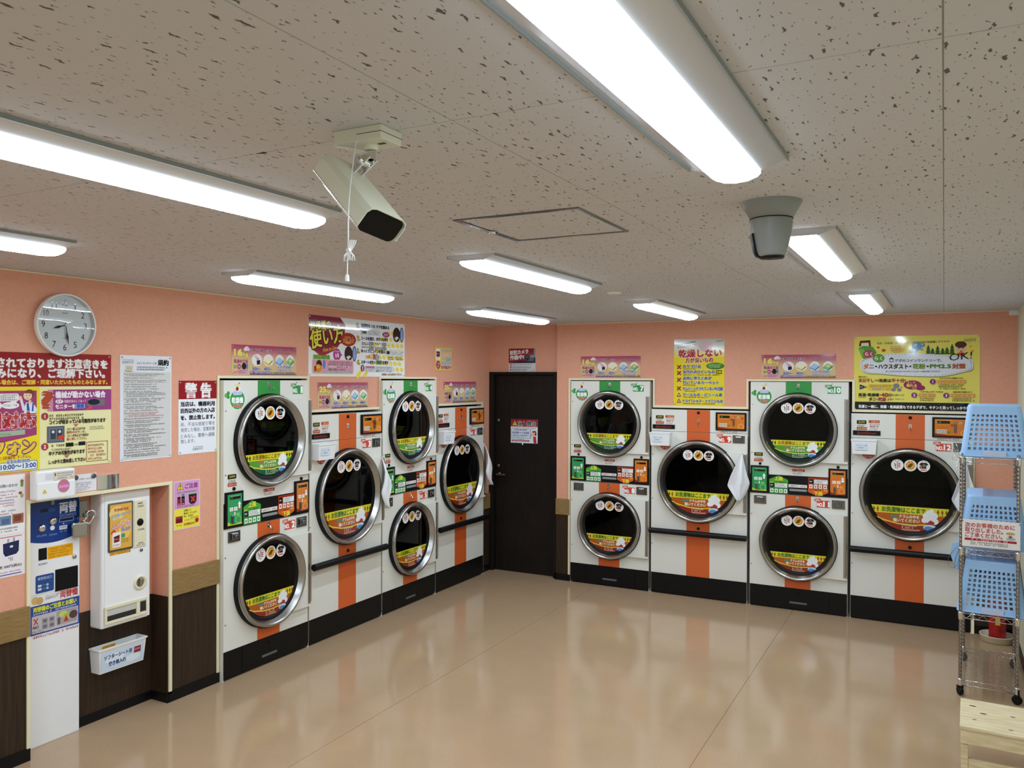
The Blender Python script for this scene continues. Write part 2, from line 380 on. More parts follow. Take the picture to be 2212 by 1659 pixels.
# wainscot, rails, baseboards
def part_box(name, b, mt, par, ch=0): m = MB(); m.box(*b, 0, ch); return m.obj(name, mt, par)
for y0, y1 in ((YF, 2.505), (3.383, 3.724), (7.117, 7.29)):
    part_box('wainscot', (XL, XL+.004, y0, y1, 0, .632), M_WAIN, wall_left)
    part_box('wood_rail', (XL, XL+.018, y0, y1+(.012 if y1 < 7 else 0), .632, .785), M_RAIL, wall_left, .002)
part_box('wainscot', (-4.235, -4.231, 2.868, 3.362, 0, .633), M_WAIN, wall_left)
part_box('wainscot', (-4.231, XL, 3.358, 3.362, 0, .633), M_WAIN, wall_left)
part_box('wainscot', (-3.32, -3.194, YB-.004, YB, 0, .632), M_WAIN, wall_back)
part_box('wood_rail', (-3.322, -3.178, YB-.018, YB, .634, .786), M_RAIL, wall_back, .002)
part_box('wainscot', (.212, XR, YB-.004, YB, 0, .632), M_WAIN, wall_back)
part_box('wood_rail', (.212, XR, YB-.018, YB, .634, .786), M_RAIL, wall_back, .002)
m = MB()
for y0, y1 in ((YF, 2.522), (3.362, 3.745), (7.095, 7.29)): m.box(XL, XL+.011, y0, y1, 0, .064)
m.box(-4.231, -4.223, 2.868, 3.358, 0, .05); m.box(-4.231, XL+.011, 3.35, 3.358, 0, .05)
struct(m.obj('baseboard_left', M_BASE))
m = MB(); m.box(-3.332, -3.172, YB-.013, YB, 0, .062); m.box(-3.332, -3.32, YB-.013, 7.29, 0, .062); m.box(.205, XR, YB-.011, YB, 0, .062); struct(m.obj('baseboard_back', M_BASE))
m = MB(); m.box(XR-.01, XR, YF, YB-.012, 0, .06); struct(m.obj('baseboard_right', M_BASE))
m = MB(); m.box(.43, XR, YB-.03, YB, 2.435, ZC, 0, .003); struct(m.obj('trim_4', M_WHITE2))
m = MB(); m.box(XL, XL+.006, YF, 7.29, ZC-.007, ZC-.001); m.box(-3.32, XR, YB-.006, YB, ZC-.007, ZC-.001); struct(m.obj('trim_5', M_TRIM))

# door
m = MB()
m.box(-4.088, -4.04, 7.25, 7.36, 0, 2.012, 0, .002); m.box(-3.37, -3.322, 7.25, 7.36, 0, 2.012, 0, .002); m.box(-4.04, -3.37, 7.25, 7.36, 1.985, 2.012, 0, .002)
door = struct(m.obj('door_1', M_DOOR))
part_box('door_leaf', (-4.037, -3.373, 7.30, 7.34, .004, 1.982), M_DOOR, door, .002)
m = MB(); m.lathe([(.024, 0), (.024, .006), (.012, .01), (.011, .04)], (-4.0, 7.30, .975), 'y', 20, 0, True, False, True)
m.tube([(-4.0, 7.262, .975), (-3.96, 7.258, .977), (-3.905, 7.262, .975)], .0095, 10); m.obj('lever_handle', M_STEEL, door)
for z in (1.06, 1.523):
    m = MB(); m.lathe([(.021, 0), (.021, .012), (.017, .016), (.006, .017)], (-4.005, 7.30, z), 'y', 20, 0, True, False, True); m.obj('keyhole', M_DSTEEL, door)

# ------------------------------------------------------------------ tumble dryers
def holed(mb, x0, x1, z0, z1, cx, cz, r, y0, y1, n=64, mi=0):
    """front sheet with a round opening, from depth y0 (front) to y1"""
    an = sorted([2*PI*i/n for i in range(n)]+[math.atan2(z-cz, x-cx) % (2*PI) for x in (x0, x1) for z in (z0, z1)])
    I = []; O = []
    for t in an:
        c, s = math.cos(t), math.sin(t); k = 1e9
        if c > 1e-9: k = min(k, (x1-cx)/c)
        if c < -1e-9: k = min(k, (x0-cx)/c)
        if s > 1e-9: k = min(k, (z1-cz)/s)
        if s < -1e-9: k = min(k, (z0-cz)/s)
        I.append((cx+r*c, cz+r*s)); O.append((cx+k*c, cz+k*s))
    q = len(an); vs = [(a, y0, b_) for a, b_ in I]+[(a, y0, b_) for a, b_ in O]+[(a, y1, b_) for a, b_ in I]+[(a, y1, b_) for a, b_ in O]
    fs = []
    for i in range(q):
        j = (i+1) % q
        fs += [(i, q+i, q+j, j), (q+i, 3*q+i, 3*q+j, q+j), (i, j, 2*q+j, 2*q+i)]
    mb.add(vs, fs, mi)
def door_unit(root, cx, cz, R, x1, z0, z1, body, accent, du, dz, chord):
    """a round dryer door: leaf > rings, glass, hinge, stickers"""
    rr = R-.03
    ta, tb = math.asin(min(1, (z1-cz)/rr)), math.asin(max(-1, (z0-cz)/rr))
    pts = [(x1, z1)]+[(cx+rr*math.cos(t), cz+rr*math.sin(t)) for t in [ta+(tb-ta)*i/24 for i in range(25)]]+[(x1, z0)]
    m = MB(); m.prism(pts, -.025, -.005, 'y'); d = m.obj('door', M_WHITE, root)
    m = MB(); m.lathe([(R, 0), (R, .027), (R-.004, .034), (R-.012, .034)], (cx, 0, cz), 'y', 72); m.lathe([(R-.048, .02), (R-.058, .018), (R-.074, .012), (R-.074, -.02)], (cx, 0, cz), 'y', 72)
    m.obj('gasket', M_RUBBER, d)
    m = MB(); m.lathe([(R-.006, .03), (R-.008, .048), (R-.013, .057), (R-.021, .060), (R-.028, .057), (R-.034, .048), (R-.052, .012)], (cx, 0, cz), 'y', 72); m.obj('door_ring', M_STEEL, d)
    m = MB(); n = 48; m.add([(cx+(R-.07)*math.cos(2*PI*i/n), -.012, cz+(R-.07)*math.sin(2*PI*i/n)) for i in range(n)], [list(range(n))]); m.obj('door_glass', M_GLASS, d)
    m = MB(); m.box(x1-.028, x1-.001, -.029, -.024, z0+.02, z1-.005, 0, .001)
    m.tube([(x1-.006, -.030, z0+.035), (x1-.006, -.030, z1-.012)], .0065, 10); m.obj('hinge', M_STEEL, d)
    I = Ink(None, .0135)
    r = .0455
    for k in (-1, 0, 1):
        ux, uz = cx+du+k*.094, cz+dz
        I.ell(ux, uz, r, r, 'EFEDEA'); 
        for q in (-.012, .012): I.ell(ux+q, uz+r*.75, .004, .004, 'B5322C', 8)
        if k == -1:
            I.rect(ux-.002, uz-.034, ux+.002, uz+.03, '202020'); I.poly([(ux-.022, uz+.014), (ux-.017, uz+.016), (ux-.012, uz), (ux-.006, uz+.004), (ux-.012, uz-.01), (ux-.010, uz-.026), (ux-.015, uz-.026), (ux-.017, uz-.006)], '3A4348')
            for q in (.012, .0, -.012): I.rect(ux+.006, uz+q-.004, ux+.022, uz+q+.004, 'C8403A')
        elif k == 0:
            I.ell(ux, uz, .033, .033, 'C98A26'); I.ell(ux, uz, .028, .028, 'E0A63C'); I.ell(ux-.004, uz-.004, .018, .012, '6B3D17', 12, rot=40); I.ell(ux+.006, uz+.008, .013, .009, '6B3D17', 12, rot=20)
        else:
            I.poly([(ux-.02, uz+.026), (ux+.02, uz+.026), (ux+.032, uz+.012), (ux+.022, uz+.004), (ux+.018, uz+.008), (ux+.018, uz-.02), (ux-.018, uz-.02), (ux-.018, uz+.008), (ux-.022, uz+.004), (ux-.032, uz+.012)], '16181C')
            I.ell(ux+.002, uz+.003, .010, .010, 'C9CDD2', 12); I.ell(ux+.002, uz+.003, .007, .007, '16181C', 12); I.ell(ux-.021, uz-.010, .010, .013, 'C9642C', 12); I.rect(ux-.02, uz-.034, ux+.02, uz-.027, 'B5322C')
    I.obj('round_stickers', d)
    # crescent sticker: fill line
    rs = R-.076; zc = cz-chord; hc = math.sqrt(rs*rs-chord*chord)
    a0 = math.degrees(math.atan2(-chord, -hc))+360; a1 = math.degrees(math.atan2(-chord, hc))+360
    I = Ink(None, .0135); g = accent == 'g'
    def seg(v0, v1, c):
        pts = []
        def hw(v): return math.sqrt(max(rs*rs-(cz-v)**2, 0))
        st = 10
        for i in range(st+1): v = v0+(v1-v0)*i/st; pts.append((cx-hw(v), v))
        for i in range(st+1): v = v1-(v1-v0)*i/st; pts.append((cx+hw(v), v))
        I.poly(pts, c)
    bot = cz-rs; H = zc-bot; top = zc
    seg(top, top-.33*H, 'D9CF2E'); seg(top-.30*H, bot+.0005, '4F9B33' if g else 'B5571F')
    seg(top-.66*H, bot+.001, '1D5A32' if g else '8C2A1C')
    W = hc
    I.t('お洗濯物はここまで', cx-W*.72, top-.15*H, .21*H*1.05, '7A6A10' if g else '3F6B1E', .035, 'l', W*1.12, out=('E9C23C', .075) if g else ('B9C23C', .075))
    for k in (-.93, -.83, .93, .83, .72): I.poly([(cx+W*k-.01, top-.18*H), (cx+W*k, top-.04*H), (cx+W*k+.01, top-.18*H), (cx+W*k+.004, top-.18*H), (cx+W*k+.004, top-.27*H), (cx+W*k-.004, top-.27*H), (cx+W*k-.004, top-.18*H)], '23401C' if g else '8C4A14')
    I.rrect(cx-W*.5, top-.45*H, cx-W*.28, top-.36*H, .004, 'B06A52' if g else '4E8A6A')
    I.t('ドラムの中を', cx-W*.25, top-.40*H, .15*H, 'F0E3C8', .03, 'l', W*.5, out=('9A5A48' if g else '55603A', .05))
    I.t('覗いてください', cx-W*.42, top-.56*H, .15*H, 'F0E3C8', .03, 'l', W*.68, out=('9A5A48' if g else '55603A', .05))
    sw = [(-.98, -.36), (-.7, -.55), (-.3, -.68), (.1, -.70), (.42, -.66)]
    I.poly([(cx+W*a, top+b_*H) for a, b_ in sw]+[(cx+W*a, top+(b_-.045)*H) for a, b_ in sw[::-1]], 'E3D63A')
    I.lines(cx-W*.2, top-.72*H, cx+W*.3, 3, .085*H, .06*H, 'D9E0C8' if g else 'E8CFB8')
    # soap-bubble picture at the right of the sticker
    ex, ez = cx+W*.52, top-.42*H
    for a, b_, q in ((0, 0, .2), (.15, .12, .13), (-.14, .1, .12), (.18, -.1, .12), (-.02, .2, .13), (.06, .3, .08), (-.2, -.08, .1)): I.ell(ex+a*H, ez+b_*H, q*H, q*H, 'ECEDEE', 16)
    I.poly([(ex-.12*H, ez-.2*H), (ex+.02*H, ez-.06*H), (ex+.16*H, ez-.14*H), (ex+.12*H, ez-.3*H), (ex-.08*H, ez-.32*H)], 'A8322A')
    I.ell(ex, ez-.36*H, .24*H, .12*H, 'BFD9EA', 16); I.ell(ex-.04*H, ez-.39*H, .17*H, .08*H, '4E86C8', 14)
    I.obj('fill_line_sticker', d)
    # drum
    rd = R-.06; m = MB(); m.lathe([(rd, -.06), (rd, -.55), (rd*.35, -.60), (.0, -.60)], (0, 0, 0), 'y', 48)
    for k in range(3):
        t = 2*PI*k/3+.5; c, s = math.cos(t), math.sin(t)
        m.add([(rd*c-.03*s, .08, rd*s+.03*c), (rd*c+.03*s, .08, rd*s-.03*c), (rd*.8*c, .08, rd*.8*s), (rd*c-.03*s, .54, rd*s+.03*c), (rd*c+.03*s, .54, rd*s-.03*c), (rd*.8*c, .54, rd*.8*s)], [(0, 2, 5, 3), (1, 4, 5, 2), (0, 1, 2)])
    m.obj('drum', M_DRUM, root, (cx, 0, cz))
    return d
def hook(root, u, z, y=0):
    m = MB(); m.box(u-.012, u+.012, y-.004, y, z-.012, z+.022, 0, .001)
    m.tube([(u, y-.004, z+.006), (u, y-.018, z-.004), (u, y-.024, z-.02), (u, y-.034, z-.024), (u, y-.042, z-.012)], .0035, 8); m.obj('hook', M_CHROME, root)
def lock(root, u0, z0, u1, z1):
    m = MB(); m.box(u0, u1, -.006, 0, z0, z1, 0, .0015); cx, cz = (u0+u1)/2, (z0+z1)/2
    for a in (u0+.008, u1-.008):
        for b_ in (z0+.008, z1-.008): m.lathe([(.0035, .006), (.003, .009)], (a, 0, b_), 'y', 8, 0, True, False, True)
    m.box(cx-.028, cx+.028, -.018, -.006, cz-.022, cz+.024, 0, .006)
    m.lathe([(.014, .018), (.013, .03), (.009, .033)], (cx+.002, 0, cz+.004), 'y', 16, 0, True, False, True)
    m.obj('coin_box_lock', M_DSTEEL, root)
def keyhole(root, u, z, r=.0115):
    m = MB(); m.lathe([(r, 0), (r, .007), (r*.7, .011)], (u, 0, z), 'y', 16, 0, True, False, True); m.obj('lock_cylinder', M_BLACK, root)
def plate(root, n, u0, z1, col, wd=.118):
    """the little flag sign with the machine's number"""
    m = MB(); m.box(u0, u0+.001, -.001, 0, z1-.001, z1)
    I = Ink(None, .0006)
    I.rect(u0-.002, z1-.026, u0+.056, z1+.002, 'E9E8E0'); I.rect(u0, z1-.024, u0+.054, z1, col); I.rrect(u0+.016, z1-.076, u0+wd+.002, z1-.012, .006, 'E9E8E0'); I.rrect(u0+.018, z1-.074, u0+wd, z1-.014, .006, col)
    I.t('Drying', u0+.004, z1-.007, .013, 'E8F0E4', .02); I.t('machine', u0+.004, z1-.018, .013, 'E8F0E4', .02)
    I.t('NO.', u0+.022, z1-.050, .042, 'FFFFFF', .035, 'l', .046); s = str(n)
    I.t(s, u0+wd-.005, z1-.044, .062 if len(s) == 1 else .058, 'FFFFFF', .05, 'r', .018 if s == '1' else (.026 if len(s) == 1 else .046))
    return I.obj('number_plate', root)
def vert_panel(root, u0, u1, z0, z1, col, arrow_up):
    """portrait coin panel: frame > face print, coin slot"""
    m = MB(); m.box(u0, u1, -.014, 0, z0, z1, 0, .002); f = m.obj('control_panel', M_BLACK, root)
    a, b_ = u0+.015, u1-.015; c, d = z0+.013, z1-.015; w_, h = b_-a, d-c
    I = Ink(None, .0146); dk = '1F7C49' if col == '2E9C5C' else 'B8541C'; lt = '7CC46A' if col == '2E9C5C' else 'F0A050'
    I.rect(a, c, b_, d, col); I.ell(a+w_*.75, c+h*.16, w_*.22, w_*.22, lt, 16); I.ell(a+w_*.75, c+h*.16, w_*.17, w_*.17, col, 16)
    I.poly([(a, c), (b_, c), (b_, c+h*.06), (a+w_*.4, c+h*.02), (a, c+h*.12)], 'C8D23C' if col == '2E9C5C' else '8C2A18')
    I.rect(a+w_*.14, d-h*.17, b_-w_*.1, d-h*.08, '12160F'); I.t('880', a+w_*.2, d-h*.125, .014, '2C7A34', .03)
    I.lines(a+w_*.2, d-h*.05, b_-w_*.2, 1, .01, .005, 'E8E8E0')
    for q in (.14, .44):
        I.rect(a+w_*q, c+h*.46, a+w_*(q+.24), c+h*.58, 'EEF0EA')
        I.rect(a+w_*(q+.02), c+h*.515, a+w_*(q+.22), c+h*.525, col); I.rect(a+w_*(q+.11), c+h*.47, a+w_*(q+.13), c+h*.57, col)
    ax = a+w_*.82; az = c+h*.62; s = 1 if arrow_up else -1
    I.poly([(ax, az+s*.026), (ax+.014, az+s*.006), (ax+.007, az+s*.006), (ax+.007, az-s*.02), (ax-.007, az-s*.02), (ax-.007, az+s*.006), (ax-.014, az+s*.006)], 'F4F6F2')
    I.rect(ax-.010, c+h*.47, ax+.010, c+h*.52, 'B8542C' if arrow_up else '5C8A2C')
    I.lines(a+w_*.15, c+h*.42, a+w_*.6, 2, .012, .006, lt); I.ell(a+w_*.72, c+h*.34, w_*.13, h*.045, lt, 14); I.rect(a+w_*.46, c+h*.30, a+w_*.54, c+h*.42, 'E9E6DA')
    I.obj('panel_face', f)
    m = MB(); m.box(a+w_*.22, a+w_*.38, -.022, -.014, c+h*.06, c+h*.32, 0, .002); m.tube([(a+w_*.3, -.024, c+h*.1), (a+w_*.3, -.024, c+h*.24)], .004, 8); m.obj('coin_slot', M_DSTEEL, f)
    return f
def house(I, u0, u1, z0, z1, up, c, c2, t1, t2):
    w_ = u1-u0; h = z1-z0; cx = (u0+u1)/2
    if up: I.poly([(u0, z0), (u1, z0), (u1, z1-.034), (u1-.01, z1-.03), (cx, z1), (u0+.01, z1-.03), (u0, z1-.034)], c)
    else: I.poly([(u0, z1), (u1, z1), (u1, z0+.034), (u1-.01, z0+.03), (cx, z0), (u0+.01, z0+.03), (u0, z0+.034)], c)
    s = 1 if up else -1; e = z1 if up else z0
    I.poly([(u0, e-s*.034), (cx, e), (u1, e-s*.034), (u1, e-s*.066), (u0, e-s*.066)], c2)
    I.t(t1, cx, e-s*.026, .036, 'E9E03C', .04, 'c'); I.t('コイン投入口', cx-.034 if up else u0+.008, e-s*.056, .020, '1B2A12' if up else '3A140A', .03, 'l', .09)
    I.t('‹‹‹' if up else '›››', u0+.006 if up else u1-.036, e-s*.055, .022, 'E9E03C', .05, 'l', .026)
    q = z0+.052 if up else z1-.052
    I.rect(u0+.008, q-.0, u0+.042, q+.036, '14161A'); I.t('100', u0+.012, q+.018, .014, 'E9E9E4', .03)
    I.rect(u0+.046, q, u1-.006, q+.036, 'EDEEEA'); I.lines(u0+.05, q+.033, u1-.01, 4, .008, .006, '222222', .4)
    q = z0+.008 if up else z1-.09
    for k in range(4): I.rect(u0+.008+k*.037, q, u0+.036+k*.037, q+.032, 'EDEEEA'); I.ell(u0+.022+k*.037, q+.015, .008, .009, c2, 8)
def common_small(root, I, u, z):
    """black, white and red notice stickers"""
    I.rrect(u, z, u+.072, z+.030, .004, '12140F'); I.t('200', u+.036, z+.016, .022, 'B9B13A', .04, 'c', .05)
    I.lines(u+.006, z-.006, u+.068, 2, .009, .0075, '2A2A30', .2); I.rect(u, z-.048, u+.076, z-.025, 'B83A1E'); I.lines(u+.008, z-.031, u+.07, 1, .01, .011, 'F0D9B0', .1)

SW, BW = .785, .862
def make_stack(loc, rz, label):
    root = thing('stacked_tumble_dryer', label, 'dryer', loc, rz, 'stacked 16 kg tumble dryers')
    m = MB(); W = SW
    for b_ in ((0, .004, .002, .75, .0, 1.925), (W-.004, W, .002, .75, 0, 1.925), (.004, W-.004, .002, .75, 1.92, 1.925), (.004, W-.004, .745, .75, 0, 1.92), (.004, W-.004, .05, .06, .93, 1.0)): m.box(*b_)
    m.obj('cabinet', M_WHITE, root)
    m = MB(); holed(m, .001, W-.001, .974, 1.925, .394, 1.522, .292, 0, .02); m.obj('upper_front', M_WHITE, root)
    m = MB(); holed(m, .001, W-.001, .188, .971, .398, .569, .292, 0, .02); m.obj('lower_front', M_WHITE, root)
    m = MB(); m.box(.002, .1555, 0, .02, .012, .187); m.box(.648, W-.002, 0, .02, .012, .187); m.box(.02, W-.02, .02, .05, 0, .187); m.obj('plinth', M_BLACK, root)
    m = MB(); m.box(.157, .6465, -.002, .02, .014, .186, 0, .001); d = m.obj('lint_drawer', M_BLACK, root)
    m = MB(); m.box(.332, .472, -.0045, -.002, .058, .074, 0, .001); m.obj('drawer_handle', mat('dark_grey_grip', '5C6064', .35), d)
    keyhole(root, .402, .145, .007)
    m = MB(); m.box(.292, .499, -.0012, 0, 1.80, 1.9245); m.obj('green_stripe', M_GREEN, root)
    for a, b_ in ((.188, .285), (.853, .9705)): m = MB(); m.box(.292, .499, -.0012, 0, a, b_); m.obj('orange_stripe', M_ORANGE, root)
    door_unit(root, .394, 1.522, .3145, W-.001, 1.257, 1.79, M_WHITE, 'g', .001, .183, .088)
    door_unit(root, .398, .569, .3155, W-.001, .304, .836, M_WHITE, 'o', .005, .188, .084)
    m = MB(); m.prism([(.0, 1.136), (W, 1.136), (W, .976), (0, .976)][::-1], -.006, 0, 'y'); b_ = m.obj('centre_band', M_BLACK, root)
    I = Ink(None, .0066)
    house(I, .162, .315, .978, 1.131, True, '2C8A3C', '47A83A', '上段', '')
    house(I, .477, .636, .974, 1.130, False, '9C3418', 'D8632A', '下段', '')
    I.rect(.320, 1.038, .468, 1.063, 'ECECE8'); I.t('100円で 10分', .394, 1.050, .021, '9C3038', .03, 'c', .13); I.obj('band_print', b_)
    m = MB(); m.box(.328, .468, -.010, -.006, 1.006, 1.025, 0, .002); m.obj('pull_recess', M_GREY, b_)
    vert_panel(root, .006, .156, .981, 1.208, '2E9C5C', True); vert_panel(root, .636, .782, .984, 1.213, 'DC7A2C', False)
    keyhole(root, .084, 1.226); keyhole(root, .709, 1.226)
    lock(root, .035, .882, .137, .954); lock(root, .662, .882, .764, .953)
    hook(root, .395, 1.888); hook(root, .392, .94)
    m = MB(); m.box(W, W+.0045, -.006, .04, .03, 1.6, 0, .001); m.obj('edge_strip', M_STEEL, root)
    m = MB()
    for u, z in ((.128, 1.907), (.66, 1.91), (.017, 1.729), (.016, 1.318), (.014, .79), (.014, .36)): m.lathe([(.005, 0), (.0045, .003)], (u, 0, z), 'y', 10, 0, True, False, True)
    m.obj('screw_heads', M_STEEL, root)
    I = Ink(None, .0006)
    # oval 16 kg sticker
    I.ell(.114, 1.801, .066, .065, 'E8F2E2'); I.ell(.114, 1.800, .062, .062, '379A46'); I.ell(.024, 1.828, .018, .016, '5CB25E', 14); I.ell(.038, 1.842, .012, .014, '379A46', 12); I.ell(.038, 1.818, .012, .012, '379A46', 12)
    I.ell(.112, 1.855, .034, .026, 'DDE6EE', 18); I.ell(.094, 1.842, .02, .015, 'B9CCE6', 14); I.ell(.134, 1.842, .02, .014, 'B9CCE6', 14); I.ell(.114, 1.872, .026, .022, 'F2F2EE', 18); I.ell(.112, 1.870, .013, .014, '9C2C34', 14)
    I.ell(.114, 1.892, .024, .009, 'E6DE9A', 14)
    I.t('乾燥機', .114, 1.797, .042, 'FFFFFF', .03, 'c', .096, out=('379A46', .05)); I.t('16kg', .114, 1.762, .034, 'C23A30', .03, 'c', .066, out=('F4F4EE', .07))
    I.obj('oval_sticker', root); I = Ink(None, .0006)
    common_small(root, I, .034, 1.290); I.obj('notice_sticker', root); I = Ink(None, .0006)
    I.rect(.346, 1.172, .448, 1.192, 'B23A34'); I.rect(.346, 1.146, .448, 1.172, 'EEEDE8'); I.lines(.352, 1.188, .44, 1, .01, .012, 'F0E0D8', .1); I.lines(.35, 1.168, .444, 2, .011, .009, '8A3A3A', .3)
    I.obj('price_sticker', root)
    return root
def make_big(loc, rz, label):
    root = thing('large_tumble_dryer', label, 'dryer', loc, rz, 'large 25 kg tumble dryers')
    m = MB(); W = BW
    for b_ in ((0, .004, .002, .85, 0, 1.672), (W-.004, W, .002, .85, 0, 1.672), (.004, W-.004, .002, .85, 1.667, 1.672), (.004, W-.004, .845, .85, 0, 1.667)): m.box(*b_)
    m.obj('cabinet', M_WHITE, root)
    m = MB(); holed(m, .001, W-.001, .188, 1.4725, .433, 1.037, .345, 0, .02); m.obj('lower_front', M_WHITE, root)
    m = MB(); m.box(.001, W-.001, 0, .02, 1.4755, 1.672, 0, .001); m.obj('upper_front', M_WHITE, root)
    m = MB(); m.box(.002, W-.002, 0, .02, .012, .187); m.box(.02, W-.02, .02, .05, 0, .187); m.obj('plinth', M_BLACK, root)
    for a, b_ in ((.188, .71), (1.365, 1.4722), (1.4758, 1.6715)): m = MB(); m.box(.329, .537, -.0012, 0, a, b_); m.obj('orange_stripe', M_ORANGE, root)
    door_unit(root, .433, 1.037, .369, W-.001, .772, 1.303, M_WHITE, 'o', .004, .232, .094)
    m = MB(); m.tube([(.0, -.05, .576), (W+.004, -.05, .576)], .0255, 16); m.box(.1, .13, -.05, 0, .566, .586); m.box(W-.13, W-.1, -.05, 0, .566, .586); m.obj('bumper_bar', M_BLACK, root)
    keyhole(root, .433, 1.647, .0125); keyhole(root, .437, .618, .0125); hook(root, .434, 1.573)
    lock(root, .735, 1.390, .839, 1.460)
    m = MB(); m.box(.588, .853, -.014, 0, 1.499, 1.656, 0, .002); f = m.obj('control_panel', M_BLACK, root)
    I = Ink(None, .0146); a, b_, c, d = .606, .838, 1.510, 1.641
    I.rect(a, c, b_, d, 'DC7E2A'); I.ell(b_-.03, c+.026, .026, .024, 'F0A858', 18); I.ell(b_-.03, c+.026, .019, .018, 'DC7E2A', 18); I.poly([(a, c), (b_, c), (b_, c+.006), (a+.09, c+.008), (a, c+.02)], '8C3418')
    I.rect(a+.018, d-.034, a+.105, d-.012, '15180F'); I.t('88', a+.028, d-.023, .018, '2F8A38', .04); I.lines(a+.13, d-.018, b_-.01, 1, .01, .006, '8C3A14'); I.lines(a+.02, d-.004, a+.12, 1, .01, .006, 'F4DDB8')
    for q in (.014, .050):
        I.rect(a+q, c+.022, a+q+.031, c+.052, 'EFEEE6')
        for k in range(4): I.rect(a+q+.004+(k % 2)*.014, c+.027+(k//2)*.012, a+q+.013+(k % 2)*.014, c+.035+(k//2)*.012, '5A4634')
    I.rect(a+.085, c+.024, a+.108, c+.038, '5A8A2C'); I.rect(a+.165, d-.034, a+.19, d-.016, 'B4A894'); I.ell(a+.12, d-.045, .011, .011, 'B8521C', 12); I.ell(b_-.018, d-.034, .010, .010, 'B8521C', 12); I.lines(a+.02, c+.075, a+.1, 2, .012, .006, 'B8521C')
    I.obj('panel_face', f)
    m = MB(); m.box(a+.132, a+.146, -.026, -.014, c+.03, c+.10, 0, .002); m.lathe([(.009, .014), (.009, .03)], (a+.139, 0, c+.07), 'y', 12, 0, True, False, True); m.obj('coin_slot', M_DSTEEL, f)
    m = MB(); m.box(W, W+.0045, -.006, .04, .03, 1.45, 0, .001); m.obj('edge_strip', M_STEEL, root)
    m = MB()
    for u, z in ((.012, 1.26), (.012, .86), (.012, .45)): m.lathe([(.005, 0), (.0045, .003)], (u, 0, z), 'y', 10, 0, True, False, True)
    m.obj('screw_heads', M_STEEL, root)
    m = MB(); m.box(.014, .219, -.008, 0, 1.497, 1.534, 0, .001); bd = m.obj('maker_badge', M_BLACK, root)
    I = Ink(None, .0086); I.t('SpeedQueen', .117, 1.5155, .026, 'A0302C', .02, 'c', .14, sh=.15); I.obj('badge_print', bd)
    I = Ink(None, .0006); common_small(root, I, .042, 1.587); I.obj('notice_sticker', root); I = Ink(None, .0006)
    I.rect(.131, 1.597, .212, 1.619, 'C2491F'); I.lines(.15, 1.613, .2, 1, .01, .011, 'F4E2B4', .1); I.rect(.131, 1.535, .212, 1.597, 'E9E8E0'); I.lines(.138, 1.592, .206, 1, .01, .011, '22242A', .05)
    I.t('99分で', .172, 1.568, .024, 'B03038', .03, 'c', .064); I.lines(.137, 1.553, .208, 2, .009, .007, '7A3A48', .3); I.obj('time_sticker', root); I = Ink(None, .0006)
    I.t('100円で 6分', .70, 1.4865, .020, '9C3038', .02, 'c', .15); I.obj('price_print', root); I = Ink(None, .0006); I.ell(.13, 1.357, .05, .05, 'B4453C', 24); I.ell(.13, 1.357, .044, .044, 'C4584C', 24); I.lines(.10, 1.33, .16, 1, .01, .012, 'E8B8AC', .1)
    I.obj('round_sticker', root)
    return root
XD, YD = -4.05, 7.205
GR, OR = '2F9A4C', 'D0492F'
stacks = [((XD, 3.748, 0), LROT, 'white stacked dryers No. 1 and No. 2, nearest to the warning sign', (1, 2)),
          ((XD, 5.415, 0), LROT, 'white stacked dryers No. 4 and No. 5 between two large dryers', (4, 5)),
          ((-3.163, YD, 0), 0, 'white stacked dryers No. 7 and No. 8, first right of the dark door', (7, 8)),
          ((-1.476, YD, 0), 0, 'white stacked dryers No. 10 and No. 11 left of the yellow poster', (10, 11))]
bigs = [((XD, 4.539, 0), LROT, 'large white dryer No. 3 with orange stripe under the how-to poster', 3),
        ((XD, 6.206, 0), LROT, 'large white dryer No. 6 with orange stripe beside the dark door', 6),
        ((-2.361, YD, 0), 0, 'large white dryer No. 9 below the do-not-dry poster', 9),
        ((-.669, YD, 0), 0, 'large white dryer No. 12 below the yellow poster, behind the wire rack', 12)]
proto = None
for loc, rz, lab, nn in stacks:
    if proto is None: proto = r = make_stack(loc, rz, lab)
    else: r = dup(proto, loc, rz, lab, None, ('number_plate',))
    plate(r, nn[0], .604, 1.903, GR, .124); plate(r, nn[1], .524, .957, OR, .124)
proto = None
for loc, rz, lab, n_ in bigs:
    if proto is None: proto = r = make_big(loc, rz, lab)
    else: r = dup(proto, loc, rz, lab, None, ('number_plate',))
    plate(r, n_, .596, 1.464, OR, .126)

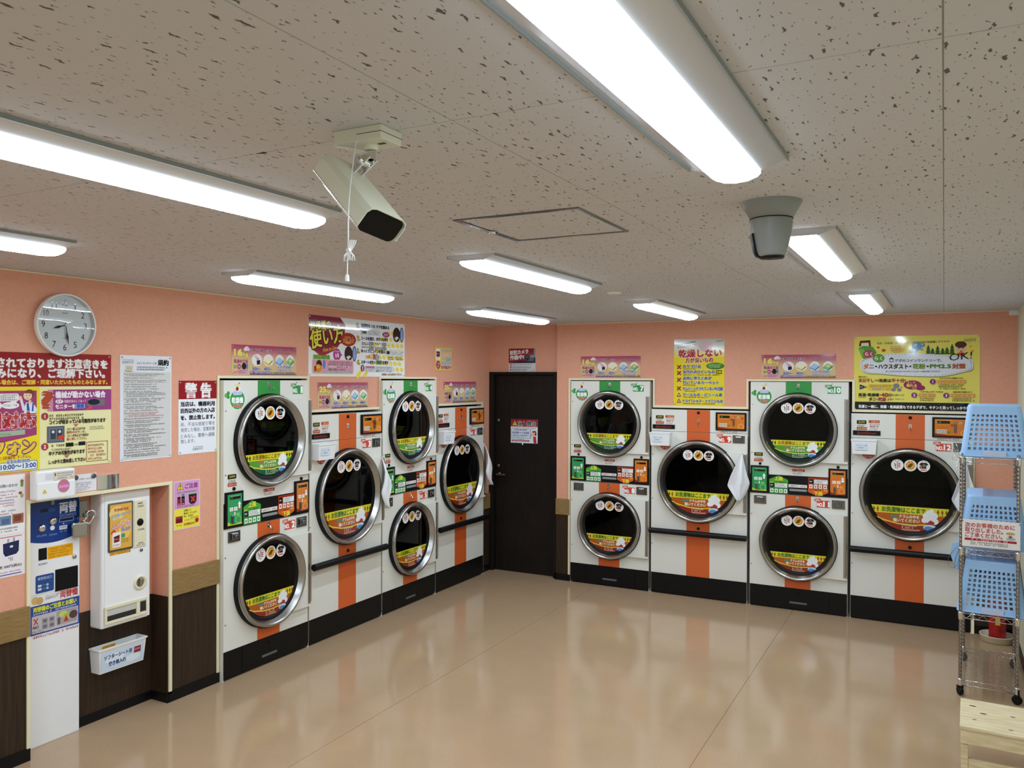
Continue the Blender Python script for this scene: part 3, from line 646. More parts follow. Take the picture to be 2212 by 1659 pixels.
# ------------------------------------------------------------------ ceiling lights
def make_light(loc, label):
    t = thing('ceiling_light', label, 'ceiling light', loc, 0, 'LED batten lights in three rows')
    L_, w2 = .615, .119
    m = MB()
    a = [(-w2, -.004), (-.058, -.026), (.058, -.026), (w2, -.004), (w2, 0), (-w2, 0)]
    m.prism(a, -L_, L_, 'y'); m.obj('base_plate', M_PLATE, t)
    m = MB()
    for s in (-1, 1): m.box(s*w2-.002, s*w2+.002, -L_, L_, -.011, 0)
    m.obj('plate_lip', M_GREY, t)
    m = MB(); sec = [(-.056, -.024), (-.058, -.036), (-.050, -.047), (-.030, -.055), (0, -.058), (.030, -.055), (.050, -.047), (.058, -.036), (.056, -.024)]
    n = len(sec); st = [(-L_, .72), (-L_+.012, .88), (-L_+.05, 1), (L_-.05, 1), (L_-.012, .88), (L_, .72)]
    vs = [(x*(.9+.1*k), y, -.024+(z+.024)*k) for y, k in st for x, z in sec]; fs = []
    for i in range(len(st)-1):
        for k in range(n-1): fs.append((i*n+k, (i+1)*n+k, (i+1)*n+k+1, i*n+k+1))
    m.add(vs, fs, 1, False); m.add(vs[:n], [list(range(n))], 1); m.add(vs[-n:], [list(range(n))[::-1]], 1)
    for q, f_ in enumerate(fs):
        if 3 <= q % (n-1) <= 4: m.m[q] = 0
    m.obj('light_bar', [M_LAMP, M_LAMP2], t)
    return t
CX, CY = (-3.125, -1.808, -.452), (1.425, 3.655, 5.90, -.805)
lab = {(2, 0): 'large bright batten light crossing the top edge of the photo', (1, 0): 'bright batten light left of the hanging security camera', (0, 0): 'short visible end of a batten light at the left edge, above the wall clock',
       (0, 1): 'batten light behind the pull cord knob, above the how-to poster', (1, 1): 'batten light just beyond the square ceiling hatch', (2, 1): 'batten light partly hidden behind the grey dome camera',
       (0, 2): 'farthest batten light on the left, above the dark door corner', (1, 2): 'batten light in the far row beside the small sprinkler, above the do-not-dry poster', (2, 2): 'farthest batten light on the right, above the yellow poster',
       (0, 3): 'batten light behind the viewpoint along the left wall', (1, 3): 'batten light behind the viewpoint in the middle of the ceiling', (2, 3): 'batten light behind the viewpoint along the right wall'}
proto = None
for (i, j), l in lab.items():
    loc = (CX[i], CY[j]+(-.05 if i == 0 and j == 1 else 0), ZC)
    if proto is None: proto = make_light(loc, l)
    else: dup(proto, loc, 0, l)

# ceiling hatch, sprinkler, cameras, pull cord
t = thing('ceiling_hatch', 'square access hatch with grey metal frame in the ceiling', 'hatch', (-1.236, 2.575, ZC))
m = MB(); q = .23
for a in ((-q, q, -q, -q+.014), (-q, q, q-.012, q), (-q, -q+.02, -q+.014, q-.012), (q-.012, q, -q+.014, q-.012)): m.box(a[0], a[1], a[2], a[3], -.004, 0, 0, .001)
m.obj('hatch_frame', M_DSTEEL, t)
m = MB(); m.box(-q+.024, q-.016, -q+.018, q-.016, -.0015, 0); m.obj('hatch_panel', M_CEIL, t)
m = MB(); m.lathe([(.012, -.006), (.012, -.012), (.004, -.016)], (-.205, 0, 0), 'z', 12, 0, True, False, True); m.box(-.225, -.185, -.006, .006, -.008, -.004); m.obj('latch', M_CHROME, t)
t = thing('ceiling_sprinkler', 'small round sprinkler on the ceiling between two far lights', 'sprinkler', (-1.80, 4.75, ZC))
m = MB(); m.lathe([(.045, 0), (.043, -.006), (.03, -.010)], (0, 0, 0), 'z', 24, 0, True, False, True); m.obj('rose', M_WHITE2, t)
m = MB(); m.lathe([(.008, -.01), (.008, -.024), (.014, -.026), (.014, -.028)], (0, 0, 0), 'z', 12, 0, True, False, True); m.obj('nozzle', M_CHROME, t)

t = thing('dome_camera', 'grey cup-shaped security camera hanging from the ceiling at right', 'security camera', (-.463, 2.545, ZC))
m = MB(); m.lathe([(.0885, 0), (.0885, -.003), (.062, -.051), (.058, -.051)], (0, 0, 0), 'z', 48); m.obj('mounting_cone', M_GREY, t)
m = MB(); m.lathe([(.0635, -.0505), (.0635, -.053)], (0, 0, 0), 'z', 48); m.obj('joint_ring', M_BLACK, t)
m = MB(); m.lathe([(.0615, -.053), (.0605, -.08), (.0455, -.152), (.042, -.160), (.034, -.165), (0, -.167)], (0, 0, 0), 'z', 48); m.obj('housing', M_GREY, t)
m = MB()
pr = [(.0635, -.098), (.058, -.128), (.0525, -.150), (.046, -.162), (.030, -.170), (.0, -.171)]
n = 9; vs = []
for r, h in pr:
    for i in range(n): a = math.radians(150+70*i/(n-1)); vs.append((r*math.cos(a), r*math.sin(a), h))
m.add(vs, [(k*n+i, k*n+i+1, (k+1)*n+i+1, (k+1)*n+i) for k in range(len(pr)-1) for i in range(n-1)], 0, True)
pr2 = [(x*.93, h+.004) for x, h in pr]; vs2 = []
for r, h in pr2:
    for i in range(n): a = math.radians(150+70*i/(n-1)); vs2.append((r*math.cos(a), r*math.sin(a), h))
for i in (0, n-1): m.add([vs[k*n+i] for k in range(len(pr))]+[vs2[k*n+i] for k in range(len(pr))][::-1], [list(range(2*len(pr)))], 0)
m.add([vs[i] for i in range(n)]+[vs2[i] for i in range(n)][::-1], [list(range(2*n))], 0)
m.lathe([(.036, -.1655), (.034, -.1695), (0, -.170)], (.004, -.004, 0), 'z', 24, 0); m.obj('lens_window', mat('black_gloss', '060708', .4, 0, .25), t)

# bullet camera on a box mount
t = thing('bullet_camera', 'ivory box-shaped security camera hung on a chrome bracket', 'security camera', (-1.11, 1.428, ZC))
m = MB(); m.box(-.063, .063, -.038, .038, -.030, 0, 0, .002); bx = m.obj('mount_box', M_BEIGE, t)
m = MB(); m.box(-.0005, .0636, -.0386, .0386, -.0155, -.0145); m.obj('lid_seam', M_DARKIN, bx)
I = Ink(None, 0); o_ = MB(); o_.box(.030, .048, -.006, .004, -.0306, -.0302); o_.obj('type_mark', mat('print_dark', '3C3A30', .5), bx)
O = Vector((-1.11, 1.428, ZC))
front = Vector((-1.0308, 1.3691, 2.2561))-O; back = Vector((-1.1575, 1.4048, 2.3722))-O
ax = (front-back).normalized(); wv = Vector((.01793, .08916, -.0193)); wv = (wv-ax*wv.dot(ax)); wl = wv.length; wv.normalize()
uv = wv.cross(ax); uv = uv.normalized();
if uv.z < 0: uv = -uv
ln = (front-back).length
def section(hw, hh, rr, n=6):
    pts = []
    for cx, cy, a in ((hw-rr, hh-rr, 0), (-hw+rr, hh-rr, 90), (-hw+rr, -hh+rr, 180), (hw-rr, -hh+rr, 270)):
        for k in range(n): q = math.radians(a+90*k/(n-1)); pts.append((cx+rr*math.cos(q), cy+rr*math.sin(q)))
    return pts
def loft(m, secs, mi=0, cap0=True, cap1=True, smooth=True):
    n = len(secs[0][1]); vs = []
    for s_, pts in secs:
        for a, b_ in pts: vs.append(back+ax*s_+wv*a+uv*b_)
    m.add(vs, [(k*n+i, k*n+(i+1) % n, (k+1)*n+(i+1) % n, (k+1)*n+i) for k in range(len(secs)-1) for i in range(n)], mi, smooth)
    if cap0: m.add(vs[:n], [list(range(n))[::-1]], mi)
    if cap1: m.add(vs[-n:], [list(range(n))], mi)
m = MB(); loft(m, [(.0, section(.046, .022, .012)), (.012, section(.053, .0285, .016)), (ln-.004, section(.053, .0285, .016)), (ln, section(.052, .0275, .016))]); m.obj('camera_body', M_BEIGE, t)
m = MB(); loft(m, [(ln-.001, section(.0515, .027, .0155)), (ln+.0015, section(.0515, .027, .0155))]); m.obj('front_window', mat('front_black', '060708', .35, 0, .2), t)
# sunshield: a bent sheet over the top and sides
out = [(-.0565, -.018), (-.0565, .016), (-.050, .0275), (-.038, .0318), (.038, .0318), (.050, .0275), (.0565, .016), (.0565, -.018)]
inn = [(a*.965, b_-.0018 if b_ > .02 else b_) for a, b_ in out]
m = MB(); sec = out+inn[::-1]; loft(m, [(-.028, sec), (ln+.006, sec)], 0, True, True, False)
m.obj('sunshield', M_BEIGE, t)
m = MB()
for s_ in (-1, 1): m.tube([back+ax*(-.028)+wv*s_*.0567+uv*(-.018), back+ax*(ln+.006)+wv*s_*.0567+uv*(-.018)], .0012, 6)
m.obj('shield_edge', M_CHROME, t)
bt = back+ax*.012+uv*.0275+wv*.006
m = MB(); top = Vector((.006, .004, -.030))
m.lathe([(.016, 0), (.015, -.010)], top, 'z', 20, 0, True, False, True); m.obj('ball_socket', M_BEIGE, t)
m = MB(); k = top+Vector((0, 0, -.012)); m.tube([k, k+Vector((0, 0, -.018))], .010, 12)
for s_ in (-1, 1):
    a = k+Vector((0, 0, -.012))+wv*.011*s_; c_ = bt+wv*.011*s_; dv = (c_-a).normalized(); sd = dv.cross(wv).normalized()*.011
    th = wv*.0015
    m.add([a-sd-th, a+sd-th, c_+sd-th, c_-sd-th, a-sd+th, a+sd+th, c_+sd+th, c_-sd+th], [(0, 1, 2, 3), (7, 6, 5, 4), (0, 4, 5, 1), (1, 5, 6, 2), (2, 6, 7, 3), (3, 7, 4, 0)])
mid = (k+bt)/2; m.tube([mid-wv*.018, mid+wv*.018], .011, 14); m.tube([mid-wv*.021, mid-wv*.018], .007, 10); m.obj('bracket', M_CHROME, t)
m = MB()
m.tube([Vector((-.062, -.034, -.031)), Vector((-.03, -.012, -.036)), Vector((-.004, .006, -.042)), Vector((-.006, .002, -.06)), Vector((-.022, -.002, -.085))], .0022, 6); m.obj('camera_cable', M_WHITE2, t)

t = thing('pull_cord', 'thin white pull cord with a tied bundle and small knob', 'pull cord', (-1.098, 1.362, 2.4435))
def rel(p): return Vector(p)-Vector((-1.098, 1.362, 2.4435))
m = MB(); m.tube([rel(p) for p in ((-1.1036, 1.389, 2.4455), (-1.0957, 1.370, 2.4365), (-1.0798, 1.3442, 2.4011), (-1.0476, 1.2928, 2.3248), (-1.0377, 1.2751, 2.2745), (-1.0378, 1.2747, 2.2154), (-1.0393, 1.2734, 2.1453))], .0011, 6); m.obj('cord', M_WHITE2, t)
m = MB(); c0 = rel((-1.0380, 1.2744, 2.192))
for q in range(4):
    s_ = -1 if q % 2 else 1; o_ = .002*q
    m.tube([c0+Vector((0, o_, 0)), c0+Vector((s_*.011, o_, -.010)), c0+Vector((s_*(.010+.002*q), o_, -.020)), c0+Vector((s_*.004, o_, -.019)), c0+Vector((0, o_, -.003)), c0+Vector((.003+.003*q, o_, .012)), c0+Vector((.006+.003*q, o_, .020))], .0011, 6)
m.tube([c0+Vector((-.003, 0, 0)), c0+Vector((.004, 0, .001))], .0035, 8); m.obj('tied_bundle', M_WHITE2, t)
m = MB(); c1 = rel((-1.0393, 1.2734, 2.1453)); m.lathe([(.0015, 0), (.0038, -.003), (.0042, -.014), (.003, -.015)], c1, 'z', 8, 0, False, False, True); m.obj('cord_knob', M_WHITE2, t)

# ------------------------------------------------------------------ towels and little bins on the large dryers
def towel(loc, rz, label, seed):
    t = thing('towel', label, 'towel', loc, rz, 'white towels hung on the large dryers'); rd = random.Random(seed)
    H, nz_, nu = .395, 22, 18; vs = []
    lean = rd.uniform(-.01, .012); tip = rd.uniform(-.02, .02)
    for i in range(nz_+1):
        f = i/nz_
        left = -.004-.100*min(f/.66, 1)**.9 if f < .66 else -.104*(1-(f-.66)/.34)**.75
        right = .004+.066*min(f/.60, 1)**1.15 if f < .60 else .070*(1-(f-.60)/.40)**.6
        for k in range(nu+1):
            q = k/nu; u = left+(right-left)*q+lean*f+tip*max(0, f-.6)+.004*math.sin(f*9+q*7+seed)*f
            y = -.038-.050*(1-q)**.8*min(1, f*4)-.030*min(1, f*2.2)-.014*math.sin(q*PI*3.2+seed+f)*min(1, f*2)-.008*math.sin(q*PI*6+f*5)*f
            vs.append((u, y, -H*f))
    m = MB(); m.add(vs, [(i*(nu+1)+k, i*(nu+1)+k+1, (i+1)*(nu+1)+k+1, (i+1)*(nu+1)+k) for i in range(nz_) for k in range(nu)], 0, True)
    o = m.obj('cloth', M_CLOTH, t); md = o.modifiers.new('thick', 'SOLIDIFY'); md.thickness = .004; md.offset = 0
    m = MB(); m.box(-.006, .006, -.034, -.031+.004, -.03, .002, 0, .001); m.obj('care_label', mat('print_d8c0d0', 'D8A8BC', .6), t)
    m = MB(); m.tube([(0, -.028, .0), (0, -.022, .012), (0, -.015, .006)], .003, 6); m.obj('hanging_hook', M_CHROME, t)
def pos(loc, rz, u, z):
    return (loc[0], loc[1]+u, z) if rz else (loc[0]+u, loc[1], z)
names = {3: 'under the how-to poster', 6: 'beside the dark room door', 9: 'below the do-not-dry poster', 12: 'behind the wire rack'}
for k, (loc, rz, lab_, n_) in enumerate(bigs):
    towel(pos(loc, rz, .826, 1.295), rz, 'white towel on the large dryer door '+names[n_], 3+k*2)
def bin_(loc, rz, label):
    t = thing('wrapper_bin', label, 'bin', loc, rz, 'white wrapper bins stuck on the large dryers')
    W, D_, H = .19, .085, .118; tp = .010; th = .003
    m = MB()
    def ring(ins, z, tt): a = tt; return [(a+ins, -ins, z), (W-a-ins, -ins, z), (W-a-ins, -(D_-a)+ins, z), (a+ins, -(D_-a)+ins, z)]
    r = ring(0, 0, tp)+ring(0, H, 0)+ring(th, H, 0)+ring(th, th, tp)
    fs = [(3, 2, 1, 0)]
    for k in range(3):
        for i in range(4): j = (i+1) % 4; fs.append((k*4+i, k*4+j, (k+1)*4+j, (k+1)*4+i))
    fs.append((12, 13, 14, 15)); m.add(r, fs); m.box(-.003, W+.003, -D_-.003, -D_+.001, H-.012, H, 0, .001); m.obj('tub', M_WHITE2, t)
    I = Ink(None, D_-.0022)
    I.rect(.03, .034, .12, .088, 'CFDDEE'); I.rect(.033, .037, .117, .085, 'D9E4F0'); I.t('ソフターシート用', .075, .07, .013, '33477C', .02, 'c', .076); I.t('空き箱入れ', .075, .052, .013, '33477C', .02, 'c', .05)
    o = I.obj('bin_label', t); o.rotation_euler = (-.0, 0, 0)
for loc, rz, lab_, n_ in bigs:
    p = pos(loc, rz, .008, 1.348); p = (p[0]+(.001 if rz else 0), p[1]-(0 if rz else .001), p[2])
    bin_(p, rz, 'small white wrapper bin with pale label on the large dryer '+{3: 'under the how-to poster', 6: 'beside the dark door', 9: 'below the do-not-dry poster', 12: 'below the yellow poster'}[n_])

# ------------------------------------------------------------------ signs and posters
def board(name, label, cat, W, H, wall, at, base='F2F1EC', group=None, pins=True, th=.003, y=None):
    """a flat sign; at = (position along the wall, height) of its lower left corner, W and H in cm"""
    if wall == 'L': loc, rz = ((XL if y is None else y), at[0], at[1]), LROT
    else: loc, rz = (at[0], (YB if y is None else y), at[1]), 0
    m = MB(); m.box(0, W*.01, -th, 0, 0, H*.01)
    o = m.obj(name, ink(base), None, loc, rz); tag(o, label, cat, group)
    if pins:
        for px, pz in ((1.2, 1.2), (W-1.2, 1.2), (1.2, H-1.2), (W-1.2, H-1.2)):
            if 'pin' not in cache:
                q = MB(); q.lathe([(.0055, 0), (.005, .003), (.002, .0045)], (0, 0, 0), 'y', 10, 0, True, False, True); cache['pin'] = q.mesh('pin', M_CHROME)
            link('pin', cache['pin'], o, (px*.01, -th, pz*.01))
    return o, Ink(H*.01, th+.0004)
def blanket(I, x, y, s, kind):
    if kind == 0:   # underwear and shirts
        I.ell(x-.4*s, y-.8*s, .45*s, .45*s, 'D8C8DC', 12); I.ell(x+.2*s, y-.2*s, .5*s, .4*s, 'D89AC0', 12); I.poly([(x-1*s, y+.2*s), (x-.2*s, y-.3*s), (x+.1*s, y+.8*s), (x-.7*s, y+1.3*s)], 'EDEDF0'); I.poly([(x-.1*s, y+.2*s), (x+1*s, y), (x+1*s, y+1*s), (x, y+1.2*s)], '1E1C2E')
    else:
        c = (('F4EFC8', 'D8BE4A', 'A08A30'), ('A9CBEA', '6E9ED4', '4A78B4'), ('F0D880', '7CC28A', '3E8C52'))[kind-1]
        I.poly([(x-1.3*s, y+.25*s), (x+.1*s, y+.95*s), (x+.1*s, y+1.35*s), (x-1.3*s, y+.65*s)], c[1]); I.poly([(x+.1*s, y+.95*s), (x+1.3*s, y-.1*s), (x+1.3*s, y+.35*s), (x+.1*s, y+1.35*s)], c[2])
        I.poly([(x-1.3*s, y+.25*s), (x-.2*s, y-.75*s), (x+1.3*s, y-.1*s), (x+.1*s, y+.95*s)], c[1] if kind == 3 else c[0]); I.poly([(x-.6*s, y+.05*s), (x-.1*s, y-.45*s), (x+.7*s, y-.08*s), (x+.1*s, y+.42*s)], c[0])
def guide(label, kg, wall, at):
    o, I = board('drying_guide_sign', label, 'sign', 59.8, 20, wall, at, 'D8BE8E', 'drying time guide signs')
    cols = ['B04C6C', 'B75D74', 'C07580', 'CA8C88', 'D2A28C', 'D6B48E']
    for k, c in enumerate(cols): I.rect(0, k*1.6 if k else 0, 59.8, (k+1)*1.6, c)
    I.ell(13, 2.4, 1.9, 1.5, 'E9DCE6', 14); I.ell(11.6, 3, 1.3, 1.1, 'F0E4EC', 12); I.ell(14.4, 3, 1.3, 1.1, 'E4D2E0', 12)
    I.t(kg, 2.2, 5.2, 5.8, 'EFE56A', .06, 'l', 6.8, out=('3E4A22', .075)); I.t('kg', 9.8, 6.1, 4.2, 'EFE56A', .03, 'l', 4.4, out=('3E4A22', .08))
    I.t('乾燥の目安', 1.9, 10.9, 2.8, 'A0305C', .05, 'l', 12, out=('F0DCC8', .09))
    I.rect(1.7, 13.6, 4.0, 15.6, '7EB04A'); I.ell(6.4, 14.4, 1.8, 1.7, 'B0407C', 16); I.t('1/3', 6.4, 14.4, 1.8, 'F4E4EC', .03, 'c'); I.ell(10.6, 14.2, 2.0, 2.3, '1E1A20', 18); I.ell(13.4, 14.0, .8, 2.3, '6A86C8', 14); I.rect(1.5, 16.2, 14.3, 19.3, 'D9A0B4'); I.ell(3.4, 17.6, 1.5, 1.1, 'E0803A', 14); I.ell(3.3, 17.0, 1.0, .6, 'F0C8A0', 12); I.lines(5.6, 16.6, 13.8, 3, .85, .6, '6A2840')
    I.t('衣類 下着類', 16.3, 3.5, 2.1, '241A20', .04, 'l', 11.2, out=('E8D0D4', .09)); I.t('毛布', 30.2, 3.6, 2.1, '241A20', .04, 'l', 5.2, out=('E8D0D4', .09))
    xs_ = (22, 32.6, 43.2, 53.6)
    for k, x in enumerate(xs_): I.ell(x, 9.8, 4.7 if k < 2 or kg == '25' else 3.9, 4.1, 'F1EEE8', 24)
    for k, x in enumerate(xs_): blanket(I, x, 9.7, 2.9, k)
    for k, s in enumerate(('30', '40') if kg == '16' else ('30', '40', '40', '40')):
        x = xs_[k]; I.t(s, x-4.2, 15.8, 3.0, '2F62B8', .035, 'l', 3.8, out=('E8E0D8', .07)); I.t('分〜', x-.1, 15.9, 2.3, '2F62B8', .03, 'l', 3.6, out=('E8E0D8', .07))
    if kg == '16':
        I.t('大物寝具は、よりふんわり', 39.4, 2.6, 1.5, '4A2030', .03, 'l', 17.4, out=('E0B8C0', .07)); I.t('仕上げるために', 42, 4.6, 1.5, '4A2030', .03, 'l', 11.5, out=('E0B8C0', .07))
        I.t('大型の乾燥機を', 41.2, 14.3, 2.1, '3A6CC0', .03, 'l', 14, out=('EDE2D0', .08)); I.t('お使いください', 41.2, 16.7, 2.1, '3A6CC0', .03, 'l', 14, out=('EDE2D0', .08))
    else:
        I.t('羽毛布団', 38.3, 3.5, 2.1, '241A20', .04, 'l', 8.8, out=('E8D0D4', .09)); I.t('こたつ布団', 48.6, 3.5, 2.1, '241A20', .04, 'l', 9.8, out=('E8D0D4', .09))
    I.rect(15.7, 17.5, 34, 19.1, '7C5A9A'); I.lines(16.2, 17.7, 33.4, 1, 1.3, 1.2, 'E6DCE8', .02); I.lines(34.4, 17.8, 59, 1, 1.2, 1.1, '4A2A50', .06); I.rect(15.7, 19.1, 59.8, 19.6, '4A2A66')
    I.obj('print', o); return o
guide('pink 16 kg drying guide sign on the left wall, above dryer No. 1', '16', 'L', (3.848, 1.960))
guide('pink 25 kg drying guide sign below the how-to poster, above dryer No. 3', '25', 'L', (4.672, 1.709))
guide('pink 25 kg drying guide sign above dryer No. 6', '25', 'L', (6.388, 1.713))
guide('pink 16 kg drying guide sign on the far wall next to the dark door', '16', 'R', (-3.071, 1.959))
guide('pink 16 kg drying guide sign between the two yellow posters', '16', 'R', (-1.388, 1.9555))

def dryer_pic(I, x, y, s):
    I.ell(x, y, 4.3*s, 5.2*s, '231A1C', 26); I.ell(x, y, 3.7*s, 4.6*s, '2E2326', 26); I.ell(x+6.3*s, y-.2*s, 2.3*s, 5.4*s, '34406E', 24); I.ell(x+6.3*s, y-.2*s, 1.7*s, 4.6*s, '8EA8DC', 24)
    for a, b_ in ((-1.5, 2.4), (0, 3), (1.4, 2.2), (.2, 1.8), (-.6, 3.4)): I.ell(x+a*s, y+b_*s, .8*s, .7*s, 'E8E6E2', 10)
# how to use
o, I = board('how_to_poster', 'wide white how-to poster with large yellow title on dark red, left wall', 'poster', 119.8, 45, 'L', (4.575, 1.955), 'EEF0F0')
for a in range(9):
    for b_ in range(8):
        x, y = 72+a*6.2+(b_ % 2)*3, 9+b_*5
        if x+y > 96+12*((a*7+b_*5) % 3 == 0) and x < 118 and y < 44: I.ell(x, y, 2.5, 1.8, 'F2DC5A', 14, rot=15)
I.ell(58, 43, 5, 1.9, 'F2DC5A', 14, rot=-40); I.ell(66, 43.2, 4, 1.7, 'F2DC5A', 14, rot=-30)
I.poly([(0, 0), (34.8, 0), (41.1, 5.5), (40.1, 15), (29.8, 24.8), (14, 30.6), (0, 22.6)], '8E1F3C'); I.poly([(14, 30.6), (29.8, 24.8), (33, 21.5), (16, 27.5), (4, 25.2)], 'A42A30')
I.t('乾燥機の', 1.6, 9.2, 8.2, 'EFE34A', .029, 'l', 22.5, rot=8, out=('2A1030', .11), sh=.1); I.t('使い方', 1.5, 18.4, 14.5, 'EFE34A', .028, 'l', 38, rot=11, out=('2A1030', .09), sh=.1)
I.t('です!', 37, 15, 2.6, 'EFEFEF', .04, 'l', 6, out=('2A1030', .12)); I.t('How to Use', 15.5, 25.4, 4.2, 'E6B83A', .02, 'l', 15.5, rot=9, sh=.25)
I.ell(44.6, 16.4, 9.4, 5.2, '8C2A26', 28); I.ell(44.6, 16.4, 9, 4.8, 'A8322A', 28); I.lines(38.5, 14, 51, 3, 1.7, 1.5, 'F0C070', .15); I.t('乾燥機に', 41, 18.9, 1.8, 'F0C070', .03)
I.ell(31.4, 28.4, 4.4, 4.6, '8E2E78', 22); I.ell(31.4, 28.4, 4, 4.2, 'B83E96', 22); I.poly([(34.5, 26.5), (37.6, 28.5), (34.5, 30.4)], 'B83E96'); I.t('ドラムの', 31.4, 26, 1.4, 'FFFFFF', .03, 'c'); I.t('1/3', 31.4, 29, 3.8, 'FFFFFF', .03, 'c')
dryer_pic(I, 45, 27.4, 1.12); dryer_pic(I, 107.8, 9.6, 1.18)
I.t('洗濯物目安量', 4.9, 30.6, 3.0, '7CB43C', .05, 'l', 18, out=('2C5A1C', .10)); I.rrect(3.5, 32.2, 51, 43.2, 1.6, 'E6D0A0'); I.rrect(4.1, 32.7, 50.4, 42.6, 1.4, 'DDA4BC')
for k in range(9): I.poly([(5+k*5, 42.4), (6+k*5, 42.4), (9+k*5, 33), (8+k*5, 33)], 'D696B2')
I.ell(11, 36.2, 3.1, 3.4, '231A1C', 20); I.ell(16.5, 36, 1.5, 3.6, '6A86C8', 18); I.ell(10, 39, 4.2, 3, 'E0902A', 20); I.ell(9.6, 38, 2.4, 1.2, 'F0B860', 14); I.poly([(5.5, 37.8), (8, 37), (8, 41), (5.8, 41.4)], 'A82A2A')
I.lines(20.8, 33.6, 49.7, 2, 1.7, 1.3, '3A2A34', .1); I.lines(21.5, 37, 46, 1, 1.6, 1.4, 'F2E4EA', .1); I.lines(31, 37.2, 44, 1, 1.4, 1.2, '3A2A34', .1); I.rect(21.5, 38.9, 25.5, 40.6, '8A7A82'); I.rect(27, 38.9, 31, 40.6, '8A7A82'); I.lines(32, 39.2, 41, 1, 1.4, 1.2, '3A2A34', .1); I.rect(15.5, 41.2, 48.5, 42.3, '8AA08A'); I.lines(16, 41.3, 48, 1, 1.0, .9, 'E6F0E6', .05)
st = (('1.', 4.6, '洗濯物を入れ ドアを閉める', 36.6), ('2.', 14.7, 'コースを選び、ボタンを押す', 35.3), ('3.', 24.7, 'ゆっくりとコインを投入', 31.2), ('4.', 33.6, 'スタートボタン', 18.2))
for a, y, s, w_ in st:
    I.t(a, 55.6, y, 4.6, 'E2CC5A', .03, 'l', None, out=('4A3A10', .10)); I.t(s, 60.5, y-.2, 3.1, '27305A', .035, 'l', w_)
I.rrect(79.9, 31.6, 87.4, 35, .5, '8FA890'); I.rrect(80.4, 32, 86.9, 34.6, .5, '3C7A4A'); I.t('を押す', 88.3, 33.4, 3.1, '27305A', .035, 'l', 8.2)
I.rrect(60.5, 7.4, 85, 11.6, .5, 'B4C4D0'); I.rrect(60.8, 7.7, 84.7, 11.3, .4, 'E8EEF0'); I.rect(61.5, 8.2, 67, 10.7, '1E2A24'); I.lines(68.5, 8.3, 83.5, 2, 1.5, 1.2, '4A4A58', .1)
I.ell(92.8, 10.3, 4.6, 2.2, '9A2A6E', 20); I.lines(89.8, 9.2, 96, 2, 1.3, 1.1, 'F0DCEA', .2)
for k, (x, y) in enumerate(((70.5, 17), (87.5, 17), (70.5, 20.4), (87.5, 20.4))):
    I.rect(x, y, x+6, y+2.9, '9AA0A4'); I.ell(x+3, y+1.45, 1.2, 1.1, '2A2E32', 12); I.ell(x+3, y+1.45, .6, .6, 'D8DCDE', 10); I.lines(x-9.5, y+.5, x-.8, 2 if k in (0, 3) else 1, 1.3, 1.1, '333A4A', .1)
I.ell(82.4, 18.4, 1.1, 1.1, 'E2B83A', 12)
I.rrect(92.9, 22.9, 118, 27, .5, 'B4C4D0'); I.rrect(93.2, 23.2, 117.7, 26.7, .4, 'E8EEF0'); I.rect(93.6, 23.6, 98, 26.2, '1E2A24'); I.lines(99, 23.8, 117, 2, 1.4, 1.1, '4A4A58', .1)
for k in range(4): I.poly([(66, 28+k*.8), (72, 28.6+k*.3), (72, 28.9+k*.3), (66, 28.3+k*.8)], 'D88A3A')
I.poly([(71, 27.6), (76, 26.4), (76.5, 30.8), (71.5, 30.4)], 'E8C08A'); I.poly([(75.5, 26.2), (77.5, 27), (77, 31.2), (75.8, 31)], 'B83A2A'); I.ell(80, 29, 2.4, 2.6, '8A8E92', 18); I.ell(81.6, 29.3, 2.4, 2.6, 'B4B8BC', 18); I.ell(81.6, 29.3, 1.6, 1.8, '9EA2A6', 14)
I.lines(95.5, 28.2, 117.5, 2, 1.6, 1.2, '27305A', .1)
I.ell(62, 38.2, 2.0, 2.7, '8E1F2C', 18); I.t('!', 62, 38.2, 4, 'FFFFFF', .06, 'c'); I.rrect(65, 36.2, 103.5, 41, .5, 'D8DCE0'); I.rect(66, 36.7, 77.5, 38, 'B8568C'); I.lines(66, 38.4, 77.5, 2, 1.3, 1.1, 'A03A5A', .1); I.lines(79, 36.8, 102, 3, 1.4, 1.1, '4A4A58', .15); I.rect(79.4, 39.8, 82.6, 41, '5C9A6A')
I.t('ご利用前は、必ず注意書きをご覧下さい', 86.5, 43, 2.0, 'A04A28', .04, 'l', 29)
I.obj('print', o)
# small yellow softener sign
o, I = board('softener_sign', 'small yellow sale sign high on the left wall, above dryer No. 6', 'sign', 29.6, 22.6, 'L', (6.244, 2.009), 'E2B65A')
I.rect(1, 1.4, 28.6, 21.2, 'E8C87A'); I.rrect(1.4, 2, 9, 12, .8, 'F2EEE8'); I.rect(2.4, 4.4, 8.2, 9.4, '6E1C2A'); I.lines(2.8, 6, 7.8, 1, 1.2, 1.2, 'D8A8A8'); I.lines(3, 10, 7.4, 1, 1, 1, '555555')
I.t('ソフターシートで', 10.6, 3.4, 2.4, 'A4C2D8', .04, 'l', 17, out=('5A7A98', .1)); I.t('ふんわり', 10.6, 7.2, 4.6, 'F0DCE4', .03, 'l', 17.4, out=('B85A78', .08)); I.t('いい', 11.5, 11.4, 3.4, 'F4E86A', .03, out=('C88A3A', .1)); I.t('仕上げ', 18.5, 11.4, 3, '9AC8E4', .03, 'l', 8.4, out=('4A7AA8', .1)); I.t('店頭自販機にて', 10.8, 15, 2.6, 'B8D2E4', .03, 'l', 17, out=('4A7AA8', .1)); I.t('好評販売中', 10.6, 18.9, 3.4, 'A02C4C', .05, 'l', 17.4, out=('F4E4C8', .1))
